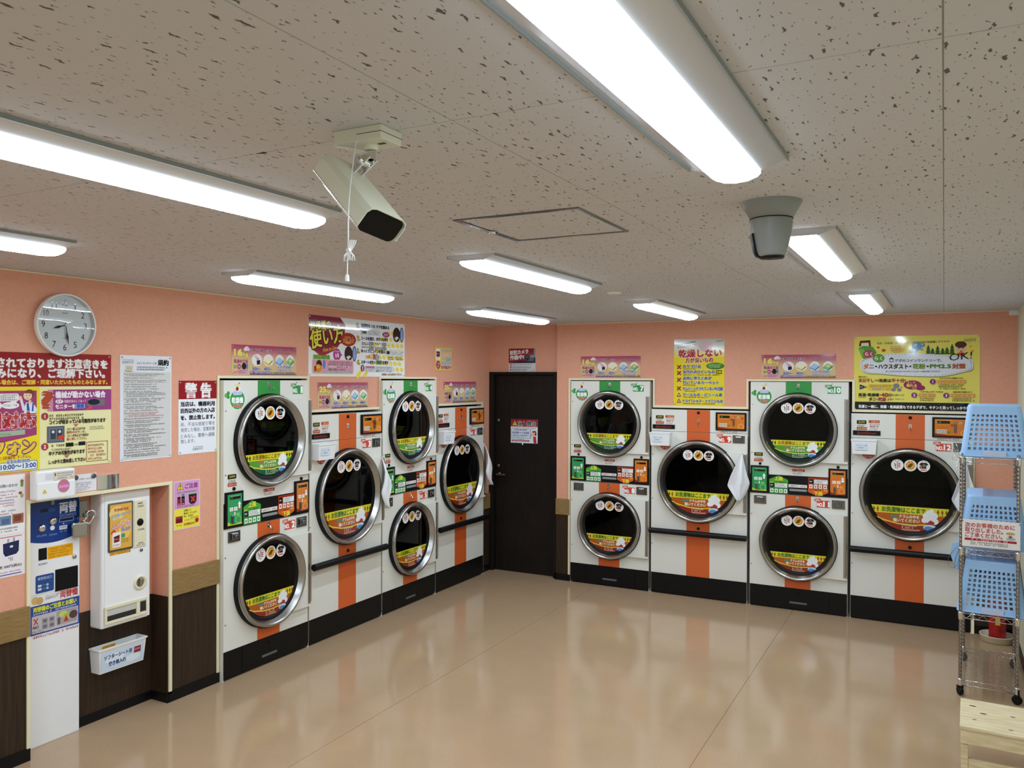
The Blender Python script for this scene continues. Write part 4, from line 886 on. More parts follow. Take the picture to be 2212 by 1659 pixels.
I.ell(5.4, 16.8, 3.6, 3.8, 'A0283A', 22); I.t('一回分', 5.4, 15.6, 1.8, 'F4E0DC', .03, 'c'); I.lines(3, 17.2, 7.8, 2, 1.4, 1.2, 'F0C8C0', .1)
I.obj('print', o)
# red notice board
o, I = board('red_notice_poster', 'large notice poster with dark red header partly out of frame, below the clock', 'poster', 89.9, 59.7, 'L', (2.08, 1.468), 'EFE9AE')
I.rect(0, 0, 89.9, 17.2, '93171F'); I.t('こちらに掲示されております注意書きを', 87.6, 5.3, 5.1, 'F2EDEA', .05, 'r', 90, out=('6E1018', .08)); I.t('必ずお読みになり、ご理解下さい。', 86, 10.4, 5.1, 'F2EDEA', .05, 'r', 79, out=('6E1018', .08)); I.t('ご利用される場合は、ご理解・同意いただいたものとみなします。', 87.6, 15, 2.6, 'F0C23A', .04, 'r', 72)
I.rect(0, 17.3, 49.4, 59.7, 'F2DA1E'); I.poly([(0, 19.2), (47.8, 19.2), (47.8, 41.8), (0, 50)], 'A03A72')
I.rrect(20, 20.6, 38.7, 24.4, 1, 'F0EDEE'); I.poly([(34, 24.2), (38, 24.2), (37, 25.8)], 'F0EDEE'); I.lines(28, 21, 37.6, 3, 1.1, .9, '5A3A50', .15); I.ell(34.5, 26.5, 4.4, 1.7, 'F0EDEE', 20); I.lines(31, 26, 38, 1, 1, 1, '5A3A50', .05); I.ell(28, 26.5, 2.4, 2, 'F0EDEE', 14)
# operator with headset
I.ell(44, 21, 2.5, 2.4, '7A3A28', 20); I.poly([(42.4, 25.2), (45.8, 25.2), (48.2, 29), (47, 31.5), (41.5, 31.5), (41, 28)], 'DDE4F0'); I.poly([(42.6, 25.6), (43.6, 25.4), (44.2, 29.6), (42.8, 29.8)], '2A4AA0'); I.poly([(45.6, 25.4), (46.4, 25.8), (46, 29.8), (45.2, 29.6)], '2A4AA0'); I.rect(43.6, 24, 45, 25.8, 'E8C0A0'); I.ell(43.2, 21.8, 2.2, 2.2, 'F0CCAC', 18); I.poly([(41.4, 20.6), (43, 18.9), (46.4, 19.6), (46.2, 21.4), (44, 20.6)], '7A3A28'); I.poly([(39.2, 23.8), (40.4, 23.2), (41.8, 28.6), (40.6, 29.4)], 'DDE4F0'); I.ell(39.4, 23, .9, 1.2, 'F0CCAC', 10)
I.ell(42.4, 21.7, .22, .35, '3A2018', 6); I.ell(44.1, 21.6, .22, .35, '3A2018', 6); I.poly([(42.6, 22.9), (43.8, 22.9), (43.2, 23.3)], 'B84A3A'); I.tb = None
I.t('24時間対応', 47.2, 34, 8.6, 'B01E2A', .05, 'r', 42, out=('F4EEEE', .08)); I.lines(24, 37.6, 44.5, 1, 1, .9, 'D8A0C0', .05); I.poly([(20, 39.6), (41.8, 38.8), (41.8, 41.2), (20, 42.4)], 'A4B89A'); I.lines(22, 40.2, 36, 1, 1, 1, '6A8A6A', .05)
I.t('インターフォン', 46.8, 47.4, 7.6, 'EFC83A', .05, 'r', 52, out=('7A3A78', .15)); I.t('にて店名、機械の番号と詳細を下さい。', 44.8, 52.4, 1.9, 'B0502A', .04, 'r', 38)
I.rrect(26, 54.6, 48.2, 59.2, 1, '4A6AA8'); I.rrect(26.3, 54.9, 47.9, 58.9, .9, 'E4EAEA'); I.t('従業員巡回時間', 38.4, 54.5, 2.0, '3A5AA0', .04, 'c', 11.5, out=('E4EAEA', .14)); I.t('10:00〜13:00', 38.6, 56.8, 3.3, '33509A', .03, 'c', 17.6)
I.rect(56.3, 18.9, 89.9, 30.1, '9C3C7C'); I.rect(53.5, 18.9, 56.4, 30.1, 'C88AA0'); I.t('?', 53.4, 24.2, 11.5, 'B0442A', .06, 'c', 5.4, out=('F0C8A0', .08))
I.t('機械が動かない場合', 57.7, 21.6, 3.7, 'F4EEF4', .04, 'l', 28.6); I.ell(59.8, 25.1, 2.2, 1.1, 'F0E6EE', 16); I.t('まず', 59.8, 25.1, 1.5, '9C3C7C', .05, 'c'); I.t('時間が表示してあって', 62.6, 25.1, 1.7, 'E8C8DC', .03, 'l', 12.4); I.t('モニターを', 57.7, 27.8, 2.5, 'F4EEF4', .04, 'l', 11); I.rect(68.9, 26.7, 74.2, 29, '8EB4E4'); I.t('確認', 71.5, 27.8, 2.2, '2A50B0', .04, 'c'); I.rect(75.5, 24.1, 85.9, 27.8, '7A6E70'); I.ell(79.4, 25.8, 3.6, 1.6, '1A1618', 18); I.poly([(74.6, 29.6), (76.4, 28.6), (76.2, 27.8), (78.6, 28.2), (77.6, 30), (77.2, 29.2), (75.4, 30)], 'D8523A')
for y, s in ((32.6, '1'), (48.2, '2')): I.ell(52, y, 1.9, 1.9, 'A8383A', 18); I.t(s, 52, y, 2.6, 'F4E4DC', .04, 'c')
I.lines(54.4, 31.8, 75.3, 2, 1.6, 1.2, '4A3A2A', .2); I.t('コインが詰まっている可能性があります', 54.4, 35.8, 2.4, '2A241E', .04, 'l', 32); I.poly([(67.6, 37.2), (70.6, 37.2), (69.1, 38.8)], 'D06A6A')
I.rect(53.2, 37.9, 62.6, 46.4, '4E5668'); I.rect(53.8, 38.5, 62, 45.8, '6A7280'); I.rect(55, 39.6, 57.8, 44.6, '343A46'); I.rect(58.6, 39.6, 61.4, 44.6, '343A46'); I.ell(56.4, 40.8, .8, .8, 'D8DCE0', 10); I.ell(60, 40.8, .8, .8, 'D8DCE0', 10); I.poly([(58.8, 43.4), (61.6, 42.4), (63, 43.2), (62, 44.6), (59.4, 44.8)], 'D0442C')
I.t('コイン投入口の下の', 63.9, 39.8, 1.7, '3A3026', .03, 'l', 10.4); I.t('緑色のボタンを、', 63.9, 41.5, 1.7, 'B04A3A', .03, 'l', 11); I.t('コインが出るまで何度か', 63.9, 43.3, 1.7, '3A3026', .03, 'l', 12.4); I.t('強く押して下さい。', 63.9, 45.1, 1.7, 'B04A3A', .03, 'l', 11.4); I.lines(77, 38.8, 86, 2, 1.1, .8, 'B0A888', .2)
I.lines(54.4, 47.4, 63, 1, 1.4, 1.2, '4A4A3A', .05); I.rect(63.4, 47, 67.6, 49, '12180F'); I.rect(70.6, 46.8, 74.4, 48.8, '12180F'); I.lines(68, 47.6, 70.4, 1, 1, 1, '4A4A3A', .02); I.lines(55.6, 49.6, 66, 1, 1.2, 1, '7A7A6A', .05)
I.t('半ドアの可能性があります', 54.1, 52, 2.3, '2A241E', .04, 'l', 20); I.poly([(62.4, 53.4), (65.4, 53.4), (63.9, 55)], 'D06A6A'); I.t('しっかりと閉め直して下さい', 54.1, 56.4, 2.3, '2A241E', .04, 'l', 20.4); I.frame(75, 47.2, 87.8, 57.9, .3, 'B86A4A'); I.lines(76, 48.6, 87, 5, 1.8, 1.2, 'C0583A', .35)
I.obj('print', o)
# rules
o, I = board('rules_poster', 'tall white poster of dense small rules between the red notice and the warning sign', 'poster', 34.6, 60, 'L', (3.035, 1.467), 'E4E7EE')
I.t('Coin laundry', 1.6, 2.6, 1.3, '8A8E94', .02, 'l', 7.2); I.t('DEPOT', 1.5, 4.1, 1.9, '7A7E84', .04, 'l', 7.2); I.poly([(3.4, 5.6), (8.4, 5.8), (8.2, 9.2), (2.8, 8.6)], 'D9D2BE'); I.poly([(4.2, 6.4), (7.6, 6.5), (7.4, 8.4), (3.8, 8.1)], 'C4BCA2'); I.poly([(2.8, 8.6), (8.2, 9.2), (7.6, 9.6), (3, 9.1)], '8E8468')
I.t('コインランドリーデポ', 10.7, 4.4, 1.7, '22262E', .03, 'l', 13.4); I.t('規約', 25, 3.8, 3.6, '171A22', .05, 'l', 7.4); I.lines(10.7, 6.2, 32.4, 2, 1.3, 1.0, '2A2E38', .25); I.rect(2.1, 9.4, 34, 59.2, 'D5D4D2')
y = 10.3
for k, nn in enumerate((2, 1, 2, 1, 1, 1, 4, 3, 1, 2, 1, 3, 1, 2, 2, 3, 2, 3, 3, 1, 1, 2, 1, 1, 1, 2, 1, 1, 1)):
    if y > 57.5: break
    I.lines(2.5, y, 3.4, 1, 1, .7, '4A4E56', .02); I.lines(3.9, y, 31, nn, .93, .72, 'B0404A' if k == 11 else '3E424A', .5); y += .93*nn+.42
I.obj('print', o)
# warning
o, I = board('warning_sign', 'white warning sign with dark red top band, left of dryer No. 1', 'sign', 29.5, 44.9, 'L', (3.432, 1.474), 'EDF0F6')
I.rect(0, 0, 29.5, 11.3, '951B28'); I.t('警 告', 14.9, 6, 9.4, 'F4F1F2', .05, 'c', 19.6)
for y, s, w_ in ((14.3, '当店は、機器利用', 26), (18.4, '目的以外の方の入店', 26), (22.6, 'を、禁止致します。', 26)): I.t(s, 1.7, y, 3.1, '14171E', .045, 'l', w_)
for y, s, w_ in ((26.7, '尚、不当な居座り等を', 26), (30.1, '発見した場合、営業妨害', 26), (33.8, 'とみなし、警察へ通報', 26), (37, '致します。', 10.4)): I.t(s, 1.7, y, 2.7, '4A505C', .012, 'l', w_)
I.t('Coin laundry', 11, 40.8, 1.2, '7A7E84', .02, 'l', 7.4); I.t('DEPOT', 10.8, 42.3, 1.9, '7A7E84', .04, 'l', 7.6)
I.obj('print', o)
# caution (pink and yellow)
o, I = board('caution_sign', 'small pink and yellow caution sign right of the niche', 'sign', 19.9, 29.6, 'L', (3.397, 1.019), 'E6C8DC', pins=False, th=.002)
I.rect(.6, .6, 19.3, 16.8, 'D8A2CE'); I.rect(.6, 16.9, 19.3, 29, 'F0E24E')
I.poly([(2.4, 5.4), (7.4, 5.4), (4.9, 1)], '6A5A1A'); I.poly([(2.9, 5.1), (6.9, 5.1), (4.9, 1.6)], 'F0D83A'); I.t('!', 4.9, 3.6, 3, '2A2410', .06, 'c'); I.t('ご注意', 8.4, 3.6, 3.2, '9A3A8A', .04, 'l', 9.6); I.lines(2.6, 6.6, 17.6, 1, 1.1, 1.0, '8A3A7A', .05)
for x in (4, 7): I.rect(x-1.0, 8, x+1, 9.6, 'C8A0A8' if x == 4 else '4A9A8A'); I.rect(x-1.2, 9.6, x+1.2, 14.8, '2A1A1E'); I.rect(x-1.0, 10.6, x+1, 13, '9A2A34' if x == 4 else '5A3A40'); I.rect(x-.8, 13.4, x+.8, 14.6, 'C86A6A')
I.poly([(11.2, 8.8), (17.2, 8.8), (17, 13.6), (15.6, 15), (12.8, 15), (11.4, 13.6)], '241A1C'); I.rect(11.6, 7.6, 16.8, 8.9, '9AC0A0'); I.poly([(12.4, 10.6), (13.4, 10), (16.2, 13.2), (15.2, 13.8)], 'C83A3A'); I.poly([(15.2, 10), (16.2, 10.6), (13.4, 13.8), (12.4, 13.2)], 'C83A3A'); I.lines(2.6, 15.2, 16.6, 1, 1.1, 1.0, '8A3A7A', .1)
I.t('店頭にて', 7.6, 18.4, 1.4, '2A241E', .03); I.t('販売しています', 7.6, 20.2, 1.4, '2A241E', .03); I.lines(7.6, 21.4, 14, 1, 1.1, 1, '2A241E', .1); I.rect(1.6, 21.4, 6.6, 25.4, '7A1C2E'); I.rect(1.8, 21.6, 6.4, 23, '9A3A4A'); I.lines(2.4, 26.4, 5.6, 1, 1, .9, '333333', .1); I.t('ソフターシート', 8, 24.4, 1.5, '5AA08A', .03, 'l', 8); I.t('好評販売中!', 7.6, 26.8, 1.7, 'B0402A', .04, 'l', 8.2); I.ell(17.4, 25.4, 1.4, 1.5, 'B8302A', 16); I.lines(12.5, 22.8, 18.6, 1, 1, .9, 'C06A3A', .1)
I.obj('print', o)
# two paper notices at the left edge
o, I = board('paper_notice', 'white paper notice with two small photos at the left edge, upper one', 'notice', 21, 29.4, 'L', (2.29, 1.161), 'F1ECEE', None, False, .001)
I.t('お問い合わせ', 17.2, 5.2, 1.7, '333338', .03, 'r', 9); I.ell(19.4, 3.6, .9, .9, '9A6A4A', 12); I.poly([(18.6, 4.4), (20.2, 4.4), (20, 6.4), (18.8, 6.4)], '6A9A3A'); I.ell(18.6, 9.4, .9, .7, 'A83A4A', 12); I.poly([(18.6, 10), (20.2, 10), (20, 11.8), (18.8, 11.8)], '9AB45A')
for y, c in ((7.6, '5A6EA8'), (9.2, 'C05A5A'), (10.6, 'C07A7A'), (12, '5A6EA8'), (13.4, 'C05A5A'), (14.6, 'C05A5A'), (17.2, '5A6EA8'), (18.6, 'C06A6A')): I.lines(6, y, 18, 1, 1, .8, c, .3)
I.rect(8.6, 20, 14, 24.6, '6E86A4'); I.rect(9.4, 21.4, 13.2, 24, '4E6A90'); I.rect(14.6, 19.6, 20.2, 24.4, 'A8644C'); I.rect(15.4, 20.4, 19, 23.4, '7A4436'); I.lines(7, 25.8, 17.6, 1, 1, .8, '4A4A50', .1); I.lines(9, 27.2, 17, 1, 1, .8, '6A6A70', .2)
I.obj('print', o)
o, I = board('bag_notice', 'white paper notice picturing a navy tote bag at the left edge, lower one', 'notice', 21, 20.8, 'L', (2.29, .952), 'EFE9EC', None, False, .001)
I.rect(2, .9, 19.4, 1.3, 'C85A64'); I.poly([(10, 4.2), (18, 3.4), (17.8, 8.6), (16.6, 10), (11.2, 10.6), (10.2, 8.8)], '1C2450'); I.frame(12.2, 2.2, 13, 4.2, .25, '55585E'); I.frame(15, 1.8, 15.8, 3.8, .25, '55585E'); I.ell(14.2, 6, .9, .6, 'D8DCE8', 12); I.lines(12.6, 11.2, 15, 2, 1, .8, '6A6A70', .1)
I.t('洗濯袋1枚 500円(税込)', 19.2, 15.6, 1.7, '333338', .03, 'r', 17); I.lines(4, 18, 19, 1, 1, .7, 'C07A7A', .05); I.rect(2, 19.4, 19.2, 19.9, '4A5EA8')
I.obj('print', o)
# do not dry
o, I = board('do_not_dry_poster', 'yellow do-not-dry poster with red crosses above dryer No. 9', 'poster', 45.2, 59.6, 'R', (-2.158, 1.7075), 'E6D334')
for k in range(8): I.rect(0, k*2.05, 45.2, (k+1)*2.05, ('C6C8C4', 'CDCFCA', 'D4D5CF', 'DCDCD0', 'E2E0C8', 'E6E0A8', 'EADE7A', 'EEDC4A')[k])
for a, b_, r in ((28.4, 4.2, 4), (25, 6, 3), (32, 6, 3.2), (27, 8.4, 3.4), (31, 9, 3)): I.ell(a, b_, r, r*.85, 'D9BFC4', 20)
I.t('このような洗濯物は', 2.9, 5.2, 1.8, '2A2628', .04, 'l', 17.5, rot=10); I.t('オススメできません!', 3.2, 7.6, 1.8, '2A2628', .04, 'l', 17.5, rot=10); I.t('Coin laundry', 38.3, 1.4, .9, '5A5A5A', .02, 'l', 5.5); I.t('DEPOT', 38.3, 2.4, 1.3, '5A5A5A', .04, 'l', 5.5)
I.t('乾燥しない', 4.2, 13, 7.4, 'B02A3C', .05, 'l', 38.5, rot=1, out=('F2EEE6', .09)); I.t('方が良いもの', 10.6, 19, 4.6, 'A8283A', .05, 'l', 24.6, rot=1, out=('F2EEE6', .10))
I.ell(37.2, 24.1, 8, 3.0, '2E6A2C', 26); I.ell(37, 23.8, 7.4, 2.6, '4E8E3C', 26); I.lines(31.6, 22.4, 42.4, 3, 1.1, .9, 'BCD8A0', .15)
def cross(x, y, r, c): 
    q = r*.36
    for s in (1, -1): I.poly([(x-r, y-s*(r-q)), (x-r+q, y-s*r), (x+r, y+s*(r-q)), (x+r-q, y+s*r)], c)
for y in (24.8, 30.2, 36.3, 44): cross(4.8, y+.25, 2.0, '6A5A20'); cross(4.6, y, 2.0, '9E2A3E')
for y in (49.6, 55): I.poly([(2.7, y+2), (6.7, y+2), (4.7, y-1.9)], '8E2A3E'); I.poly([(3.9, y+1.2), (5.5, y+1.2), (4.7, y-.4)], 'F2EADC')
for y, s, w_ in ((24.4, 'のりづけ品', 16.1), (29.3, '油汚れのひどいもの', 28.6), (34.9, '裏地に滑り止めが', 25.6), (38.8, '付いているカーペット', 32), (44.2, 'キルティングされていない布団類', 35.7), (49.6, 'ウールもの・ビニール系', 35.2), (55.2, 'ドライTシャツ・ナイロンもの', 35.7)): I.t(s, 8.3, y, 3.2, '2B4FA2', .05, 'l', w_, out=('E8E4C0', .10))
for y, w_ in ((26.8, 12), (32.1, 33), (41.2, 12), (46.6, 12), (52, 23), (57.7, 29)): I.lines(8.4, y-.6, 8.4+w_, 1, 1, 1.0, '3A3420', .05)
I.rrect(38, 27.8, 43.2, 31, .5, '15140F'); I.t('危険!', 40.6, 29.4, 2.2, 'E2C83A', .04, 'c', 4.4)
I.obj('print', o)
# yellow mite poster
o, I = board('yellow_mite_poster', 'wide yellow poster with white cloud banner and black bottom strip above dryer No. 12', 'poster', 89.4, 59.8, 'R', (-.652, 1.6985), 'E4D866')
I.rect(0, 52.9, 89.4, 59.8, '15171C'); I.t('洗濯と一緒に、除菌・熱風殺菌もできるデポで、キチンと洗ってしっかり乾燥!', 3.6, 56.7, 2.7, 'F0F0EC', .03, 'l', 82)
I.poly([(3.6, 7.6), (4.4, 3.4), (12, 3), (12.6, 8.4), (11, 8.4), (10.6, 5), (5.8, 5.2), (5.4, 8.2)], '5A2A1C'); I.poly([(5.4, 5.2), (10.8, 5), (11.2, 9), (5, 9.4)], 'EADCC0'); I.poly([(3, 9.4), (7, 7.4), (14, 8.4), (17, 13), (14, 17), (10, 20), (6, 17)], '5C9A3E'); I.poly([(3, 9.4), (7, 10), (9, 14), (6, 17)], '7CB456')
I.t('毛布・洋布団・カーペット・コタツ布団も乾燥機にオマカセ!', 17.1, 5.8, 1.9, '2A2620', .03, 'l', 51.6, rot=1)
for x, y, r in ((42, 12.4, 1.6), (46, 8.4, 3.6), (50.2, 7.6, 1.6), (44.6, 12, 2.2), (49.6, 11, .9)): I.ell(x, y, r, r, '5E90B0', 18); I.ell(x-.3*r, y-.3*r, r*.4, r*.35, 'A4C8DC', 10)
I.ell(33, 11.6, 5, 2, 'D8B850', 18, rot=-10); I.ell(22, 11.4, 1.6, 1.2, 'B8502A', 12); I.ell(18, 9, 1.1, .8, 'B8502A', 10); I.lines(27, 8, 37, 3, 1.5, 1.1, 'B87A3A', .3)
for x, h in ((54, 7.5), (57, 5), (60.5, 6.8), (64, 5), (67, 5.6), (70.5, 8)):
    for k in range(3): I.poly([(x-2.2+.4*k, 15-h*.28*k), (x+2.2-.4*k, 15-h*.28*k), (x, 15-h*.28*k-h*.48)], '2C5A30')
I.ell(76.6, 10.4, 3.6, 4.2, 'E4BE98', 22); I.ell(76.4, 7.6, 4.0, 2.6, '4E2E22', 20, 12); I.ell(75.2, 10.4, .4, .5, '3A2A20', 8); I.ell(78, 10.4, .4, .5, '3A2A20', 8); I.poly([(75.4, 12.4), (78, 12.4), (76.7, 13.6)], 'B0404A'); I.rect(74.4, 13.8, 79, 16, 'C83A40'); I.ell(83, 9, .8, .7, 'E0A03A', 10); I.ell(84.4, 12.6, 1.0, .9, 'E0A03A', 10); I.ell(82.4, 6, .5, .5, 'E0A03A', 10)
I.t('Coin laundry', 78.4, 3.2, .9, '5A5A4A', .02, 'l', 8.4); I.t('DEPOT', 78.4, 4.6, 1.9, '6A6A5A', .04, 'l', 8.4)
pts = []
for k in range(48):
    t_ = 2*PI*k/48; x = 44.8+40.2*math.copysign(abs(math.cos(t_))**.62, math.cos(t_)); y = 23.1+8.6*math.copysign(abs(math.sin(t_))**.7, math.sin(t_))+.7*math.sin(t_*5+1); pts.append((x, y))
I.poly([(x+.3, y+.7) for x, y in pts], '8E8A3A'); I.poly(pts, 'D9DDE4')
for k in range(0, 96):
    t_ = 2*PI*k/96; x = 44.8+38.9*math.copysign(abs(math.cos(t_))**.62, math.cos(t_)); y = 23.1+7.8*math.copysign(abs(math.sin(t_))**.7, math.sin(t_))+.7*math.sin(t_*5+1); I.ell(x, y, .32, .22, '4A4E58', 6)
I.ell(11, 14.2, 4.2, 3.2, 'A84A5C', 22); I.t('らく', 11, 14.2, 3.6, 'F6EEEA', .02, 'c'); I.ell(18.3, 17.7, 4.4, 3.4, '5C963E', 22); I.t('らく', 18.3, 17.7, 3.6, 'F6F2EA', .02, 'c')
I.frame(26.4, 18.2, 29.2, 20.8, .4, '3A3A3E'); I.poly([(25.8, 18.6), (27.8, 17), (29.8, 18.6)], '3A3A3E'); I.t('デポのコインランドリーで、', 30.3, 19.7, 2.6, '2E2E32', .02, 'l', 33)
x = 7.2
for s, c, w_ in (('ダニ', 'C06A2A', 7.6), ('・', '3A3A3E', 1.4), ('ハウスダスト', '4A3A28', 21.5), ('・', '3A3A3E', 1.4), ('花粉', '6E8A1E', 8.8), ('・', '3A3A3E', 1.4), ('PM2.5', '4E7A28', 14.4), ('対策', 'B0503A', 9)): I.t(s, x, 24.3, 4.2, c, .045, 'l', w_); x += w_+1.0
I.t('洗っただけではダニなどのアレルギーの素は落とせません!', 23.4, 28.3, 1.5, '4A4A50', .02, 'l', 39); I.t('OK!', 68.6, 17.6, 7.6, '1E1E22', .0, 'l', 15.5, rot=7, sh=.15)
I.t('残念ながら…', 3.4, 32.7, 1.6, '2A2620', .03, 'l', 7.6)
x = 3.5
for s, c, sz, w_ in (('天日干し', 'A02C3A', 3.3, 11.4), ('では', '2A2620', 2, 3.4), ('効果は', '2A2620', 3.0, 8.6), ('不十分!', 'A02C3A', 3.3, 10.2)): I.t(s, x, 35.6, sz, c, .04, 'l', w_); x += w_+.3
I.poly([(4.4, 38.8), (4.4, 43), (10, 40.9)], '26244A'); I.lines(4.8, 40.4, 8, 1, 1, 1, 'B8BCE0', .05); I.rrect(10.4, 38.8, 30, 43.4, 1, 'E2BC4A'); I.lines(12, 39, 29, 2, 1.2, 1, '5A4A1E', .15); I.t('逆効果', 13.6, 42.4, 2, '6A7AA8', .03, 'l', 7); I.lines(21.6, 42, 27, 1, 1, 1, '5A4A1E', .1)
for x, y, r in ((31.4, 39.8, 2.3), (29.4, 42.8, 1.7), (33.6, 43, 1.6), (35, 41, .6)): I.ell(x, y, r, r*.85, '7C7C78', 16)
x = 3.5
for s, c, sz, w_ in (('高温', '2A2620', 2.8, 5.6), ('の', '2A2620', 1.4, 1.2), ('乾燥機', '2A2620', 2.8, 8.2), ('で', '2A2620', 1.6, 1.4), ('40', 'A02C3A', 4.2, 4.8), ('分', 'A02C3A', 3, 2.8), ('以上回すことで', '4A463A', 1.7, 8.6)): I.t(s, x, 47.2, sz, c, .04, 'l', w_); x += w_+.15
x = 11.4
for s, c, sz, w_ in (('ダニ', '2A2620', 3, 5), ('は', '2A2620', 1.6, 1.4), ('死滅', 'A02C3A', 3.2, 5.4), ('します!', '3A3A2A', 2, 4.8)): I.t(s, x, 50.7, sz, c, .04, 'l', w_); x += w_+.2
I.lines(29, 50, 37, 1, 1, .8, '5A563A', .1); I.lines(3.5, 49, 9, 1, 1, .8, '5A563A', .1)
I.ell(43, 39, 6.4, 3.6, '8E2058', 24); I.ell(48.6, 41.2, 3.4, 2, '8E2058', 16); I.t('そこで', 42, 37.2, 2, 'E8C85A', .03, 'c'); I.t('頼れる', 42.4, 39.5, 2.6, 'E8C85A', .03, 'c'); I.t('のが', 44.4, 41.6, 1.5, 'E8C85A', .03, 'c')
for n_, x, y, x1, a, b_ in (('1', 57.3, 36.4, 80, 'タタキながら乾燥させる', 'ダニパンチ効果'), ('2', 44.3, 47.1, 59, 'タタキ出したダニや汚れを', '強力吸引!!'), ('3', 66.7, 47.1, 86.2, '高温の熱で乾燥させて', 'ダニを死滅')):
    I.ell(x, y, 2.3, 2.3, 'B8A080', 20); I.ell(x, y, 2.0, 2.0, '7A2A6A', 20); I.t(n_, x, y, 3, 'F2E8EE', .03, 'c'); I.t(a, x+4.6, y-2.8, 1.5, '2E2A20', .03, 'l', x1-x-6.6 if n_ != '2' else 15.6); I.rect(x+3.2, y-1.4, x1, y+1.3, 'D89A4A'); I.t(b_, x+3.6, y, 2.2, 'E8B460', .05, 'l', x1-x-4.2, out=('A05A2A', .12)); I.lines(x+4, y+1.9, x1-.4, 3 if n_ == '1' else 2, 1.5, 1.1, '3A361E', .15)
I.obj('print', o)
# camera sign over the door
o, I = board('camera_warning_sign', 'small red security camera sign above the dark door', 'sign', 29.9, 23.2, 'R', (-3.883, 2.0145), 'D9DBE0', y=7.29)
I.rect(0, 0, 29.9, 14.6, '1E2A5A'); I.poly([(0, 0), (28.6, 0), (28, 10), (14, 14.6), (0, 14.6)], '8E1E2C'); I.poly([(0, 14.6), (14, 12), (29.9, 14), (29.9, 14.6)], '141E4A'); I.rect(28, 0, 29.9, 9, '8A8E96')
I.t('防犯カメラ', 1.4, 4.3, 4.6, 'F2F0F0', .05, 'l', 20.4, rot=4, sh=.1); I.t('作動中!', 1.4, 9.4, 4.8, 'F2F0F0', .05, 'l', 15.6, rot=4, sh=.1); I.ell(21, 9.4, 3, 3.4, '3A4048', 18); I.rect(21, 6.4, 28.4, 12.6, '5A6068'); I.ell(21, 9.4, 2.6, 3, '22262C', 18); I.ell(21, 9.4, 1.4, 1.7, '0E1014', 14); I.ell(20.6, 8.8, .4, .5, 'AAB4C4', 8); I.rect(24.6, 6.8, 28, 9, '8E949A')
for k, y in enumerate((16.2, 18.6, 21.2)): I.ell(2.4, y, .8, .9, 'A03A48', 10); I.lines(3.9, y-.7, 27 if k < 2 else 22, 1 if k == 0 else 2, 1.0, .8, '4A4A58', .15)
I.lines(25, 21.2, 28, 1, 1, .9, '6A6A74', .05)
I.obj('print', o)
o, I = board('no_entry_sign', 'small no-entry sign with red top hung on the dark door', 'sign', 30, 23.8, 'R', (-3.862, 1.3005), 'E6E9F0', pins=False, y=7.2995)
I.rect(0, 0, 30, 7.4, '94222E'); I.poly([(1.4, 6.6), (7.6, 6.6), (4.5, .8)], '5A4A10'); I.poly([(2, 6.2), (7, 6.2), (4.5, 1.6)], 'E8CC3A'); I.t('!', 4.5, 4.4, 3.4, '2A2410', .06, 'c'); I.t('立入禁止', 8, 4.2, 4.8, '14151A', .05, 'l', 20.4, out=('F2F0EC', .10))
I.lines(1.2, 8.4, 28, 1, 1, .9, '7A3A48', .03); I.rrect(.6, 10, 22.6, 19.2, .6, '3E62A0'); I.rrect(.8, 10.2, 22.2, 18.9, .6, 'DDE4EE'); I.t('従業員巡回時間', 4, 10.6, 1.9, '2E4E92', .04, 'l', 14, out=('E6E9F0', .16)); I.t('10:00〜13:00', 1.6, 13.4, 3.0, '2E4E92', .03, 'l', 19); I.t('ご用の方は', 1.4, 16.2, 1.8, '3E62A0', .04, 'l', 8.6); I.t('巡回時に', 10.8, 16.2, 1.8, '3E62A0', .04, 'l', 10); I.lines(1.4, 17.6, 17, 1, 1, .7, '6A86B4', .05)
I.lines(6.4, 19.8, 15, 1, 1, .8, 'B04A5A', .05); I.rrect(1, 20.7, 21, 22.3, .6, 'A03040'); I.lines(2, 21, 20, 1, 1, 1.0, 'F0D8D8', .05)
I.poly([(24.6, 17), (28.2, 17), (29, 23.6), (26, 23.6)], 'B8343C'); I.ell(26.2, 14.4, 2.2, 2.3, 'E8C09A', 18); I.poly([(24, 13.2), (24.6, 11.4), (28, 11.2), (29, 13.4), (26, 12.8)], 'B8343C'); I.ell(28, 14.6, .9, 1.5, '3A2A26', 12); I.ell(25.2, 14.6, .25, .4, '2A1A16', 6); I.poly([(23.8, 17), (25, 16.6), (25.6, 20), (24.6, 20.4)], 'E8EAF0'); I.rect(22.4, 14.4, 23.2, 17.6, 'C85A6A')
I.obj('print', o)
m = MB(); m.box(.128, .140, -.006, .0, -.018, .006, 0, .001); m.obj('holding_magnet', M_WHITE2, o)

# clock
t = thing('wall_clock', 'round white wall clock with black numerals on the left wall', 'clock', (XL, 2.700, 2.213), LROT)
m = MB(); m.lathe([(.150, 0), (.160, .004), (.165, .018), (.165, .036), (.162, .042), (.158, .043), (.155, .037), (.154, .016)], (0, 0, 0), 'y', 64); m.obj('case', M_WHITE2, t)
m = MB(); n = 64; m.add([(.154*math.cos(2*PI*i/n), -.016, .154*math.sin(2*PI*i/n)) for i in range(n)], [list(range(n))]); dl = m.obj('dial', mat('clock_dial', 'F0F1F1', .5), t)
I = Ink(None, .0165)
for h in range(1, 13):
    a = math.radians(90-30*h); I.t(str(h), 116E-3*math.cos(a), 116E-3*math.sin(a), .047, '20242E', .0, 'c', .018 if h < 10 and h != 1 else (.008 if h == 1 else .027)); I.ell(.134*math.cos(a), .134*math.sin(a), .0015, .0015, '30343E', 6)
